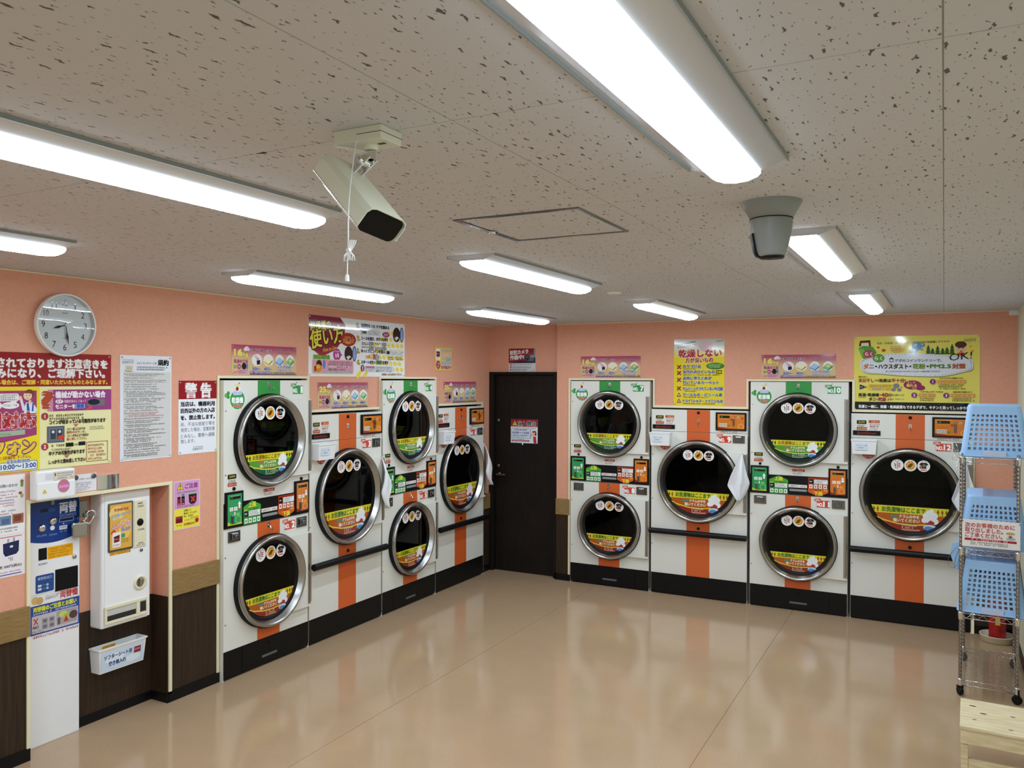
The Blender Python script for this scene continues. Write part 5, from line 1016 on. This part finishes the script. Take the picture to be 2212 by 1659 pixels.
I.lines(-.017, .066, .017, 1, .01, .006, '5A5E66', .02); I.rect(-.011, -.069, .011, -.067, '5A5E66'); I.obj('numerals', dl)
def hand(name, deg, ln_, w0, y):
    a = math.radians(deg); d = Vector((math.sin(a), math.cos(a))); s = Vector((d.y, -d.x)); P = []
    for f, k in ((-.14, .5), (.3, .6), (.58, 1.6), (.8, .7), (1, .05)): P.append((f*ln_, k*w0))
    pts = [d*f+s*k for f, k in P]+[d*f-s*k for f, k in P[::-1]]
    m = MB(); m.prism([(p.x, p.y) for p in pts], -y, -y+.001, 'y'); m.obj(name, M_BLACK, t)
hand('hour_hand', 254, .068, .0045, .022); hand('minute_hand', 171, .106, .0035, .025)
m = MB(); m.lathe([(.005, .016), (.005, .028)], (0, 0, 0), 'y', 12, 0, True, False, True); m.obj('hub', M_CHROME, t)
m = MB(); m.lathe([(.156, .038), (.11, .0400), (.06, .0412), (.0005, .0416)], (0, 0, 0), 'y', 64); m.obj('clock_glass', M_CLEAR, t)

# ------------------------------------------------------------------ niche: change machine, padlock, dispenser, pocket, cover box, card, mirror
MX = -4.195
t = thing('change_machine', 'tall white money change machine with blue top panel in the wall niche', 'change machine', (MX, 2.53, 0), LROT)
m = MB(); m.box(0, .336, .001, .45, .0, 1.42, 0, .003); m.obj('cabinet', M_WHITE2, t)
m = MB(); m.box(.004, .334, -.003, .002, .800, 1.40, 0, .001); f = m.obj('upper_door', M_WHITE2, t)
I = Ink(None, .0034)
pts = [(.030, 1.36), (.332, 1.36), (.332, 1.092)]+[(.332-.302*k/10, 1.092-.03*math.sin(PI*k/10)**.8) for k in range(1, 10)]+[(.030, 1.092)]
I.poly(pts, '143A84'); I.t('両替', .269, 1.240, .062, 'D6DCE6', .03, 'c', .098); I.t('EXCHANGE', .269, 1.197, .024, '8EA4C8', .01, 'c', .096)
I.frame(.219, 1.163, .299, 1.183, .002, 'B4C0D4'); I.rect(.222, 1.166, .296, 1.180, '0C1A40'); I.poly([(.238, 1.150), (.246, 1.150), (.242, 1.160)], 'D0D8E4'); I.rect(.218, 1.122, .262, 1.143, 'D6DCE6'); I.lines(.222, 1.139, .258, 1, .01, .012, '5A6EA0', .05); I.lines(.222, 1.116, .258, 1, .01, .008, '8EA4C8', .05)
I.lines(.094, 1.112, .146, 1, .01, .009, '8EA4C8', .05); I.lines(.162, 1.108, .2, 1, .01, .009, '8EA4C8', .05); I.rect(.115, 1.228, .155, 1.246, '0A1230'); I.lines(.16, 1.243, .196, 2, .01, .006, '5A78B0', .1)
I.rect(.153, .975, .295, 1.040, 'EFAE22'); I.lines(.160, 1.032, .288, 4, .014, .009, 'A06A10', .3)
I.lines(.104, .962, .15, 1, .01, .010, '4A6EA8', .05); I.rrect(.088, .806, .188, .900, .008, '1C4C8E'); I.t('硬貨取出口', .138, .882, .017, 'B8C8E0', .02, 'c', .076)
for k in range(2): I.rect(.10, .838-.018*k, .12, .850-.018*k, 'D6DCE6'); I.ell(.152, .844-.018*k, .007, .007, 'B4C0D4', 10); I.lines(.125, .848-.018*k, .142, 1, .01, .006, '8EA4C8', .05)
I.obj('panel_print', f)
for u, z in ((.121, 1.147), (.182, 1.176)):
    m = MB(); m.lathe([(.021, .003), (.021, .008), (.015, .016), (.008, .017)], (u, 0, z), 'y', 24, 0, True, False, True); m.obj('knob', M_CHROME, f)
m = MB(); m.lathe([(.013, .003), (.012, .006)], (.179, 0, 1.139), 'y', 20, 0, True, False, True); m.obj('push_button', M_WHITE2, f)
m = MB(); m.box(.104, .149, -.005, .0, .978, 1.040, 0, .001); m.obj('bill_return', M_BLACK, f)
m = MB(); m.box(.195, .324, -.006, .0, .795, .912, 0, .002); m.obj('coin_tray', M_BLACK, f)
m = MB(); m.lathe([(.012, .003), (.011, .009), (.004, .010)], (.303, 0, .963), 'y', 16, 0, True, False, True); m.obj('key_lock', M_STEEL, f)
m = MB(); m.box(.172, .19, -.006, 0, 1.262, 1.285, 0, .002); m.box(.045, .062, -.005, 0, 1.262, 1.275, 0, .002); m.obj('tape_marks', M_GREY, f)
I = Ink(None, .0006)
I.rect(.062, .586, .335, .800, 'E9E9EC'); I.rect(.062, .590, .335, .743, '2A4A9A'); I.rrect(.070, .598, .328, .690, .004, 'C4BEC4')
I.ell(.088, .77, .02, .022, 'D4B878', 16); I.ell(.112, .765, .02, .02, 'C8A868', 16); I.lines(.145, .788, .2, 1, .01, .007, '8A8E94', .05); I.t('DEPOT', .145, .770, .020, '6A6E74', .03, 'l', .056); I.lines(.203, .786, .215, 2, .012, .01, '5A5E64', .05); I.t('両替機', .225, .772, .042, 'B83A3A', .05, 'l', .10)
I.t('両替機のご注意とお願い', .078, .722, .028, 'D9E03A', .04, 'l', .24, out=('16306A', .08)); I.lines(.078, .704, .32, 1, .01, .010, 'E4E8F0', .02)
for s in (1, -1): I.poly([(.078, .660+s*.014), (.082, .660+s*.018), (.104, .660-s*.014), (.100, .660-s*.018)], 'C8302C')
I.t('NG!', .091, .630, .022, '2A2A30', .04, 'c', .03); I.lines(.072, .612, .13, 2, .01, .007, '4A4A50', .2)
for a in range(2):
    for b_ in range(2): I.rect(.124+.038*a, .640-.03*b_, .156+.038*a, .668-.03*b_, '98949C'); I.ell(.14+.038*a, .654-.03*b_, .010, .008, '6A6A74', 10)
I.rect(.205, .612, .322, .686, 'A8A0A4'); I.ell(.242, .665, .024, .016, 'C8D06A', 14); I.ell(.262, .648, .022, .018, 'B0B85A', 14); I.ell(.30, .65, .024, .022, '5A3A40', 14); I.poly([(.244, .622), (.258, .656), (.272, .622)], 'B8343C'); I.rect(.21, .614, .225, .65, '6A5A5A')
I.lines(.078, .584, .33, 1, .01, .012, 'B8343C', .02); I.obj('notice_sheet', t)
m = MB(); m.box(.335, .3385, -.004, .02, 1.10, 1.36, 0, .001); m.obj('side_strip', M_STEEL, t)

t = thing('padlock', 'steel padlock hanging from a hasp at the right edge of the change machine', 'padlock', (-4.150, 2.86, 1.115), LROT-.35)
m = MB(); m.box(-.062, .024, -.018, .018, -.045, .04, 0, .012); m.obj('lock_body', M_STEEL, t)
m = MB(); pts = [(-.01, 0, .03), (.018, 0, .062)]+[(.036+.022*math.cos(a), 0, .074+.022*math.sin(a)) for a in [math.radians(160-25*k) for k in range(8)]]+[(.030, 0, .03), (.008, 0, .0)]
m.tube(pts, .0048, 10); m.obj('shackle', M_CHROME, t)
m = MB(); m.box(-.018, .022, .012, .018, .06, .15, 0, .002); m.box(.0, .04, -.004, .018, .060, .085, 0, .004); m.obj('hasp', M_DSTEEL, t)

DX = -4.13
t = thing('softener_dispenser', 'white wall-hung dispenser with orange advert screen in the niche', 'dispenser', (DX, 2.952, 0), LROT)
m = MB(); m.box(0, .309, 0, .1045, .536, 1.30, 0, .012); m.obj('cabinet', M_WHITE2, t)
m = MB(); m.box(.018, .309, -.004, .004, .545, 1.292, 0, .002); f = m.obj('front_door', M_WHITE2, t)
m = MB(); m.box(.036, .193, -.010, -.003, .960, 1.234, 0, .006); s = m.obj('advert_frame', mat('dark_olive_plastic', '4E5240', .4), t)
I = Ink(1.234, .0106)
def px_(u, z): return (u*100, (1.234-z)*100)
I.rrect(4.5, .9, 18.4, 26.2, .4, 'E6AE4A'); I.ell(9, 6, 5, 4, 'F0CC7A', 18); I.ell(14, 15, 4, 6, 'F0C468', 18); I.t('乾燥機専用', 11.6, 4, 1.8, '9A2A2A', .05, 'c', 9); I.t('ソフターシート', 11.4, 7, 2.4, '9AC4DC', .03, 'c', 12.6, rot=8, out=('4A7A9A', .1)); I.lines(8, 9, 16, 1, 1, 1, '8AB8A0', .05); I.t('ふんわり', 11.6, 12.6, 3.6, 'E8C8D0', .03, 'c', 12.2, rot=6, out=('B04A58', .09)); I.t('仕上げ', 14.6, 15.4, 2.2, '9AA8D8', .03, 'c', 6, out=('4A5AA0', .1))
I.ell(6.6, 16.4, 1.6, 1.2, 'C8502A', 14, rot=-30); I.rrect(6, 16.6, 11.2, 25, .4, 'EDEBE6'); I.poly([(6.8, 19), (10.6, 18.2), (10.4, 22), (7, 22.4)], '6E1C2E'); I.lines(7.2, 20, 10.2, 1, 1, 1, 'D8A0A8', .05); I.lines(6.6, 23.4, 10.6, 1, 1, .8, '33343A', .05); I.ell(12.8, 19, 1.3, 1.3, '4A9A6A', 14); I.lines(12, 20.6, 16.6, 2, 1.4, 1.1, '6A9A5A', .2)
I.obj('advert_print', s)
I = Ink(None, .0046); I.rect(.047, .940, .181, .957, 'E8AE3A'); I.lines(.052, .954, .178, 1, .01, .013, 'B04A1E', .05); I.obj('orange_strip', f)
m = MB(); m.box(.201, .282, -.009, -.003, .958, 1.231, 0, .003); c = m.obj('coin_column', M_IVORY, t)
I = Ink(None, .0096); I.t('100円', .241, 1.212, .014, '2A2A2A', .04, 'c'); I.lines(.225, 1.20, .26, 1, .01, .010, '3A3A3A', .05); I.lines(.225, 1.065, .262, 1, .01, .011, '2A2A2A', .05); I.lines(.218, .986, .266, 2, .012, .009, '4A4A44', .1)
for k in range(11): I.rect(.206, 1.19-.019*k, .278, 1.1895-.019*k, 'B8B08E')
I.obj('column_print', c)
m = MB(); m.lathe([(.022, .009), (.021, .011), (.006, .0115)], (.241, 0, 1.102), 'y', 24, 0, True, False, True); m.obj('coin_button', M_BLACK, c)
m = MB(); m.lathe([(.010, .004), (.009, .009), (.003, .010)], (.251, 0, .938), 'y', 16, 0, True, False, True); m.obj('key_lock', M_DSTEEL, f)
m = MB(); m.lathe([(.043, .004), (.042, .010), (.034, .014), (.027, .010), (.026, .006)], (.243, 0, .752), 'y', 32); k = m.obj('turn_handle', M_IVORY, t)
m = MB(); m.lathe([(.026, .006), (.0, .006)], (.243, 0, .752), 'y', 32); m.box(.236, .250, -.020, -.006, .729, .775, 0, .003); m.obj('handle_grip', M_STEEL, k)
m = MB()
for a in ((.014, .289, .642, .660), (.014, .289, .560, .576), (.014, .029, .576, .642), (.216, .240, .576, .642), (.281, .289, .576, .642)): m.box(a[0], a[1], -.012, -.002, a[2], a[3], 0, .002)
tr_ = m.obj('tray_frame', M_IVORY, t)
m = MB(); m.box(.029, .216, -.0055, -.004, .576, .642); m.box(.240, .281, -.009, -.004, .580, .638, 0, .002); m.obj('tray_opening', mat('smoked_flap', '24262A', .15), tr_)
m = MB(); m.box(.029, .216, -.0075, -.0056, .606, .642); m.obj('tray_hood', mat('print_c4c4bc', 'C4C4BC', .35), tr_)

t = thing('wall_pocket', 'open white plastic pocket with blue lettering low in the niche', 'pocket', (-4.231, 2.95, .28), LROT)
W, D_, H = .305, .085, .140; m = MB()
def rg(ins, z, tt): return [(tt+ins, -ins, z), (W-tt-ins, -ins, z), (W-tt-ins, -(D_-tt)+ins, z), (tt+ins, -(D_-tt)+ins, z)]
r = rg(0, 0, .012)+rg(0, H-.008, .001)+rg(-.006, H-.008, .001)+rg(-.006, H, .001)+rg(.003, H, .001)+rg(.003, .004, .012); fs = [(3, 2, 1, 0)]
for k in range(5):
    for i in range(4): j = (i+1) % 4; fs.append((k*4+i, k*4+j, (k+1)*4+j, (k+1)*4+i))
fs.append((20, 21, 22, 23)); m.add([(x, min(y, -.0005) if True else y, z) for x, y, z in r], fs); m.obj('tub', M_WHITE2, t)
I = Ink(None, 0); lab_ = MB()
I.y = 0
I.rect(.015, .008, .290, .118, 'CBDCEC'); I.ell(.10, .07, .06, .03, 'E2ECF4', 18); I.ell(.22, .04, .05, .02, 'E2ECF4', 18); I.t('ソフターシート用', .035, .085, .027, '2A4484', .045, 'l', .175); I.t('空き箱入れ', .065, .045, .027, '2A4484', .045, 'l', .11); I.rect(.225, .062, .27, .098, '8A2030'); I.lines(.23, .088, .266, 1, .01, .012, 'E0A8A8', .05)
o = I.obj('pocket_label', t); o.location = (0, -.0745, 0); o.rotation_euler = (math.atan(.011/.132), 0, 0)
I = Ink(None, 0); I.rect(.075, .112, .16, .128, 'EFAE22'); I.lines(.08, .125, .155, 1, .01, .011, 'A06A10', .05); o = I.obj('orange_strip', t); o.location = (0, -.0045, 0)

t = thing('cover_box', 'white plastic cover box with pink round sticker above the change machine', 'box', (XL+.011, 2.512, 1.318), LROT)
m = MB(); m.box(0, .215, -.058, 0, 0, .150, 0, .012); m.obj('cover', M_WHITE2, t)
m = MB(); m.box(.004, .212, -.0605, -.05, .0, .092, 0, .008); m.obj('front_flap', M_WHITE2, t)
I = Ink(None, .0584); I.rect(.092, .094, .208, .138, 'C88C94'); I.rect(.0935, .0955, .2065, .1365, 'E0D8C8'); I.lines(.112, .132, .198, 3, .012, .008, '5A5A58', .1); I.ell(.102, .124, .005, .009, '6A6A6A', 10); I.rect(.05, .10, .09, .132, 'DADBE0'); I.obj('label_strip', t)
I = Ink(None, .0615); I.ell(.146, .062, .032, .034, 'C8788E', 28); I.rect(.118, .052, .174, .068, 'DC8ACC'); I.lines(.124, .064, .17, 1, .01, .009, 'F0C8E8', .05); I.poly([(.030, .034), (.058, .034), (.044, .056)], 'E8C45A'); I.poly([(.043, .039), (.045, .039), (.0452, .050), (.0428, .050)], '7A5A1A'); I.obj('round_sticker', t)
o, I = board('paper_card', 'white paper card held by two grey magnets beside the cover box', 'card', 13.6, 9.4, 'L', (2.757, 1.327), 'E9E6EA', None, False, .001)
I.lines(3.4, 2.2, 11, 1, 1, .8, '8A8A94', .05); I.lines(1.6, 4.4, 11.4, 3, 1, .7, '9A9AA4', .4); I.lines(1.6, 7.4, 12, 2, .9, .6, 'B89AA8', .4); I.obj('print', o)
for k, u in enumerate((.014, .118)):
    m = MB(); m.lathe([(.0135, .001), (.0135, .007), (.010, .009)], (u, 0, .078), 'y', 18, 0, True, False, True); m.obj('magnet', M_DSTEEL, o)
m = MB(); m.prism([(0, 0), (.134, 0), (.134, -.003)]+[(.134-.134*k/10, -.003-.009*math.sin(PI*k/10)) for k in range(1, 10)]+[(0, -.003)], 0, .078, 'z'); o = m.obj('small_mirror', M_CHROME, None, (XL, 2.896, 1.325), LROT); tag(o, 'small polished metal plate on the wall right of the paper card', 'mirror plate')

# ------------------------------------------------------------------ wire rack with baskets, sign, extinguisher, stool
RR = -.042
t = thing('wire_rack', 'tall chromed wire rack on black castors at the right wall', 'rack', (.098, 5.757, 0), RR)
RW, RD = .300, .718
def post():
    prof = [(.009, .055)]
    z = .07
    while z < 1.475: prof += [(.0097, z), (.0097, z+.019), (.0090, z+.020), (.0090, z+.024)]; z += .025
    prof += [(.0097, 1.48), (.008, 1.487), (0, 1.489)]
    m = MB(); m.lathe(prof, (0, 0, 0), 'z', 12); return m.mesh('post', mat('post_chrome', '9A9590', .2, 1))
pm_ = post()
for a in (0, RW):
    for b_ in (0, RD): link('post', pm_, t, (a, b_, 0))
def castor():
    m = MB(); m.lathe([(.019, -.012), (.026, -.010), (.029, 0), (.026, .010), (.019, .012)], (0, 0, .029), 'x', 20); m.lathe([(.019, -.0115), (0, -.0115)], (0, 0, .029), 'x', 20); m.lathe([(.019, .0115), (0, .0115)], (0, 0, .029), 'x', 20); m.box(-.016, .016, -.014, .014, .045, .062, 0, .003); return m.mesh('castor', M_RUBBER)
cm = castor()
for a in (0, RW):
    for b_ in (0, RD): o = link('castor', cm, t, (a, b_, 0)); o.rotation_euler = (0, 0, .5+a*3+b_)
def shelf():
    m = MB(); r = .0028
    for z in (0, -.030):
        m.tube([(0, 0, z), (RW, 0, z), (RW, RD, z), (0, RD, z)], r, 6, 0, True)
    def zig(p, q, n):
        p, q = Vector(p), Vector(q); pts = []
        for i in range(n+1): v = p.lerp(q, i/n); v.z = -.002 if i % 2 == 0 else -.028; pts.append(v)
        m.tube(pts, .0018, 5)
    zig((0, 0, 0), (RW, 0, 0), 10); zig((0, RD, 0), (RW, RD, 0), 10); zig((0, 0, 0), (0, RD, 0), 22); zig((RW, 0, 0), (RW, RD, 0), 22)
    for i in range(1, 22): y = RD*i/22; m.tube([(0, y, .002), (RW, y, .002)], .0016, 5)
    for i in (1, 2): x = RW*i/3; m.tube([(x, 0, -.002), (x, RD, -.002)], .0025, 5)
    for a in (0, RW):
        for b_ in (0, RD): m.lathe([(.0125, -.036), (.0145, 0), (.0145, .008), (.0100, .010)], (a, b_, 0), 'z', 12)
    return m.mesh('shelf', M_CHROME)
sm_ = shelf()
for z in (.095, .508, .905, 1.468): link('shelf', sm_, t, (0, 0, z))
M4 = Matrix.Translation((.098, 5.757, 0)) @ Matrix.Rotation(RR, 4, 'Z')
def basket(label, u, v, z, rot=0):
    """laundry basket turned upside down: rim below, base on top, square holes in its sides"""
    t = thing('laundry_basket', label, 'basket', M4 @ Vector((u, v, z)), RR+rot, 'upside-down light blue laundry baskets')
    H = .318; W0, D0, W1, D1 = .362, .50, .286, .42
    def cells(n): 
        L_ = [0]
        for i in range(n): L_ += [i+.24, i+.80]
        return [(x)/(n) for x in L_]+[1]
    nx, ny, nzr = 10, 14, 8; rc = .028
    def outline(f):
        W, D_ = W0+(W1-W0)*f, D0+(D1-D0)*f; pts = []; hol = []
        for side in range(4):
            n = nx if side % 2 == 0 else ny; L_ = (W if side % 2 == 0 else D_)-2*rc
            for i, q in enumerate(cells(n)):
                s_ = -L_/2+L_*q
                pts.append([(s_, -D_/2), (W/2, s_), (-s_, D_/2), (-W/2, -s_)][side]); hol.append(i % 2 == 1)
            cx, cy = [(W/2-rc, -D_/2+rc), (W/2-rc, D_/2-rc), (-W/2+rc, D_/2-rc), (-W/2+rc, -D_/2+rc)][side]
            for k in (1, 2, 3): a = math.radians(-90+90*side+22.5*k); pts.append((cx+rc*math.cos(a), cy+rc*math.sin(a))); hol.append(False)
            hol[-4] = False
        return pts, hol
    zs = [0, .036]; hz = [False, False]
    z0, z1 = .042, .272
    for k in range(nzr): zs += [z0+(z1-z0)*(k+.0)/nzr, z0+(z1-z0)*(k+.58)/nzr]; hz += [True, False]
    zs += [.280, H-.012, H-.003, H]; hz += [False]*4
    vs = []; n = None
    for i, zz in enumerate(zs):
        f = min(zz/H, 1); pts, hol = outline(f)
        if i == len(zs)-2: pts = [(x*.985, y*.99) for x, y in pts]
        if i == len(zs)-1: pts = [(x*.95, y*.965) for x, y in pts]
        n = len(pts); vs += [(x, y, zz) for x, y in pts]
    fs = []
    for i in range(len(zs)-1):
        for k in range(n):
            if hz[i] and hol[k]: continue
            j = (k+1) % n; fs.append((i*n+k, i*n+j, (i+1)*n+j, (i+1)*n+k))
    fs.append(tuple(range((len(zs)-1)*n, len(zs)*n)))
    m = MB(); m.add(vs, fs); o = m.obj('basket_body', M_BLUE, t); md = o.modifiers.new('wall', 'SOLIDIFY'); md.thickness = .0028; md.offset = -1
    pts, _ = outline(0); m = MB(); m.tube([(x*1.012, y*1.01, .004) for x, y in pts], .006, 6, 0, True); m.obj('rim', M_BLUE, t)
    m = MB(); m.box(-.055, .065, -D0/2-.007, -D0/2+.003, .004, .034, 0, .002); m.obj('grip_tab', mat('milky_tab', 'C4CCE4', .4), t)
basket('light blue basket upside down on top of the wire rack', .172, .28, 1.474)
basket('light blue basket upside down on the rack, right behind the white card sign', .168, .30, .911, .02)
basket('lowest light blue basket upside down on the rack below the white card sign', .170, .27, .514, -.02)
o_, I = board('rack_sign', 'white card sign with red lettering tied to the front of the wire rack', 'sign', 30.4, 16.6, 'R', (0, 0), 'EFECEA', None, False, .002, 0)
o_.location = M4 @ Vector((.006, -.016, .928)); o_.rotation_euler = (0, 0, RR)
for y, s, w_ in ((3.3, '次のお客様のために', 26), (6.3, '取り出しました。', 20), (9.4, 'ご了承ください。', 19.6)): I.t(s, 1.6, y, 3.0, 'B8565C', .03, 'l', w_, out=('F2D8D4', .07))
I.rect(1.4, 11.4, 28.6, 12.8, 'A8283A'); I.lines(5, 11.5, 24, 1, 1, 1.2, 'F0D0CC', .05); I.lines(4.6, 13.4, 25, 2, 1.1, .9, '55555E', .2); I.ell(25.4, 8.6, 2.2, 2, 'E4E4E2', 18); I.ell(25.4, 7, 2.4, .9, 'B8B06A', 14); I.ell(25.4, 9, 1, .8, 'A83A40', 12); I.ell(25.6, 10.2, 2.6, .7, '9AB4BE', 14)
I.obj('print', o_)
for s in (0, 1):
    m = MB(); m.tube([(.004+.296*s, -.002, .150), (.002+.300*s, -.010, .158), (.0+.302*s, .020, .156)], .002, 6); m.obj('cable_tie', M_RUBBER, o_)
t = thing('blue_tag', 'small light blue plate hanging by thin wires at the left side of the wire rack', 'tag', M4 @ Vector((-.028, .05, .925)), RR)
m = MB(); m.prism([(-.022, 0), (.018, .012), (.018, -.165), (-.006, -.15), (-.03, -.07)], -.002, .002, 'y'); m.obj('plate', M_BLUE, t)
m = MB(); m.tube([(.018, 0, -.01), (-.02, -.004, -.05), (-.045, -.004, -.10), (-.04, -.004, -.14), (-.015, -.004, -.155), (.01, -.004, -.13), (.026, 0, -.03)], .0012, 6); m.tube([(.018, 0, -.02), (-.005, -.006, -.10), (-.01, -.006, -.15), (.012, -.006, -.16), (.026, 0, -.10)], .0012, 6); m.obj('wire_loop', M_DSTEEL, t)
t = thing('wire_hooks', 'tangle of small wire hooks at the top left corner of the wire rack', 'hooks', M4 @ Vector((-.016, -.004, 1.47)), RR)
for k, (a, b_) in enumerate(((-.03, .07), (-.022, .035), (-.036, -.0), (-.015, -.04))):
    m = MB(); m.tube([(.004, 0, b_*.3), (a*.5, -.003, b_+.012), (a, -.004, b_), (a*.8, -.004, b_-.02), (a*.2, -.002, b_*.5-.02), (.004, 0, b_*.3-.01)], .0013, 6); m.obj('hook', M_CHROME, t)
t = thing('price_hanger', 'narrow cream strip hanging under the lowest full shelf of the rack', 'hanger', M4 @ Vector((.066, -.006, .476)), RR)
m = MB(); m.box(-.008, .008, -.003, 0, -.085, .0, 0, .001); m.obj('strip', M_IVORY, t)
m = MB(); m.tube([(0, -.002, 0), (0, -.006, .008), (0, -.004, .014)], .0015, 6); m.obj('strip_hook', M_CHROME, t)

t = thing('fire_extinguisher', 'red fire extinguisher standing in a round white tray behind the wire rack', 'extinguisher', (.362, 7.085, .012))
m = MB(); m.lathe([(.056, 0), (.0575, .008), (.0575, .30), (.050, .335), (.030, .355), (.018, .36), (.018, .385), (0, .386)], (0, 0, 0), 'z', 32, 0, True, True); b_ = m.obj('cylinder', M_REDP, t)
m = MB(); m.box(-.016, .016, -.0600, -.056, .120, .175, 0, .001); m.obj('yellow_label', mat('print_d8b83a', 'D8B83A', .4), b_)
m = MB(); m.box(-.012, .012, -.03, .07, .385, .4, 0, .003); m.tube([(0, .02, .405), (0, -.05, .425), (0, -.085, .435)], .006, 8); m.tube([(.02, 0, .37), (.06, 0, .36), (.07, 0, .25), (.066, 0, .12)], .009, 10); m.obj('valve_and_hose', M_RUBBER, t)
t = thing('round_tray', 'round white tray on the floor under the red fire extinguisher', 'tray', (.362, 7.085, 0))
m = MB(); m.lathe([(0, 0), (.095, 0), (.108, .004), (.115, .046), (.119, .048), (.118, .052), (.110, .051), (.102, .012), (0, .011)], (0, 0, 0), 'z', 40); m.obj('dish', M_IVORY, t)

t = thing('wooden_stool', 'low pale pine stool with dark knots in the lower right corner', 'stool', (.075, 4.42, 0), -.025)
SWd, SDp, SH = .325, .395, .305
def wood(name, b_, ch=.002, par=t): m = MB(); m.box(*b_, 0, ch); return m.obj(name, M_PINE, par)
tp = wood('seat_board', (0, SWd, 0, SDp, SH-.016, SH), .003)
for x, y, r in ((.055, .30, .011), (.10, .215, .011), (.062, .115, .007), (.21, .06, .007), (.225, .24, .008)):
    m = MB(); m.lathe([(r, .0), (r*.6, .0006), (0, .0007)], (0, 0, 0), 'z', 14, 0); k = m.obj('knot', mat('dark_knot', '3E2416', .6), tp); k.location = (x, y, SH); k.scale = (1.5, .7, 1)
wood('front_apron', (.004, SWd-.004, .006, .024, SH-.084, SH-.016)); wood('rear_apron', (.004, SWd-.004, SDp-.024, SDp-.006, SH-.084, SH-.016)); wood('side_apron', (.006, .022, .024, SDp-.024, SH-.084, SH-.016)); wood('side_apron', (SWd-.022, SWd-.006, .024, SDp-.024, SH-.084, SH-.016))
for x in (.006, SWd-.036):
    for y in (.024, SDp-.054): wood('leg', (x, x+.030, y, y+.030, 0, SH-.016))
wood('stretcher', (.02, SWd-.02, .028, .046, .10, .145)); wood('stretcher', (.02, SWd-.02, SDp-.046, SDp-.028, .10, .145))
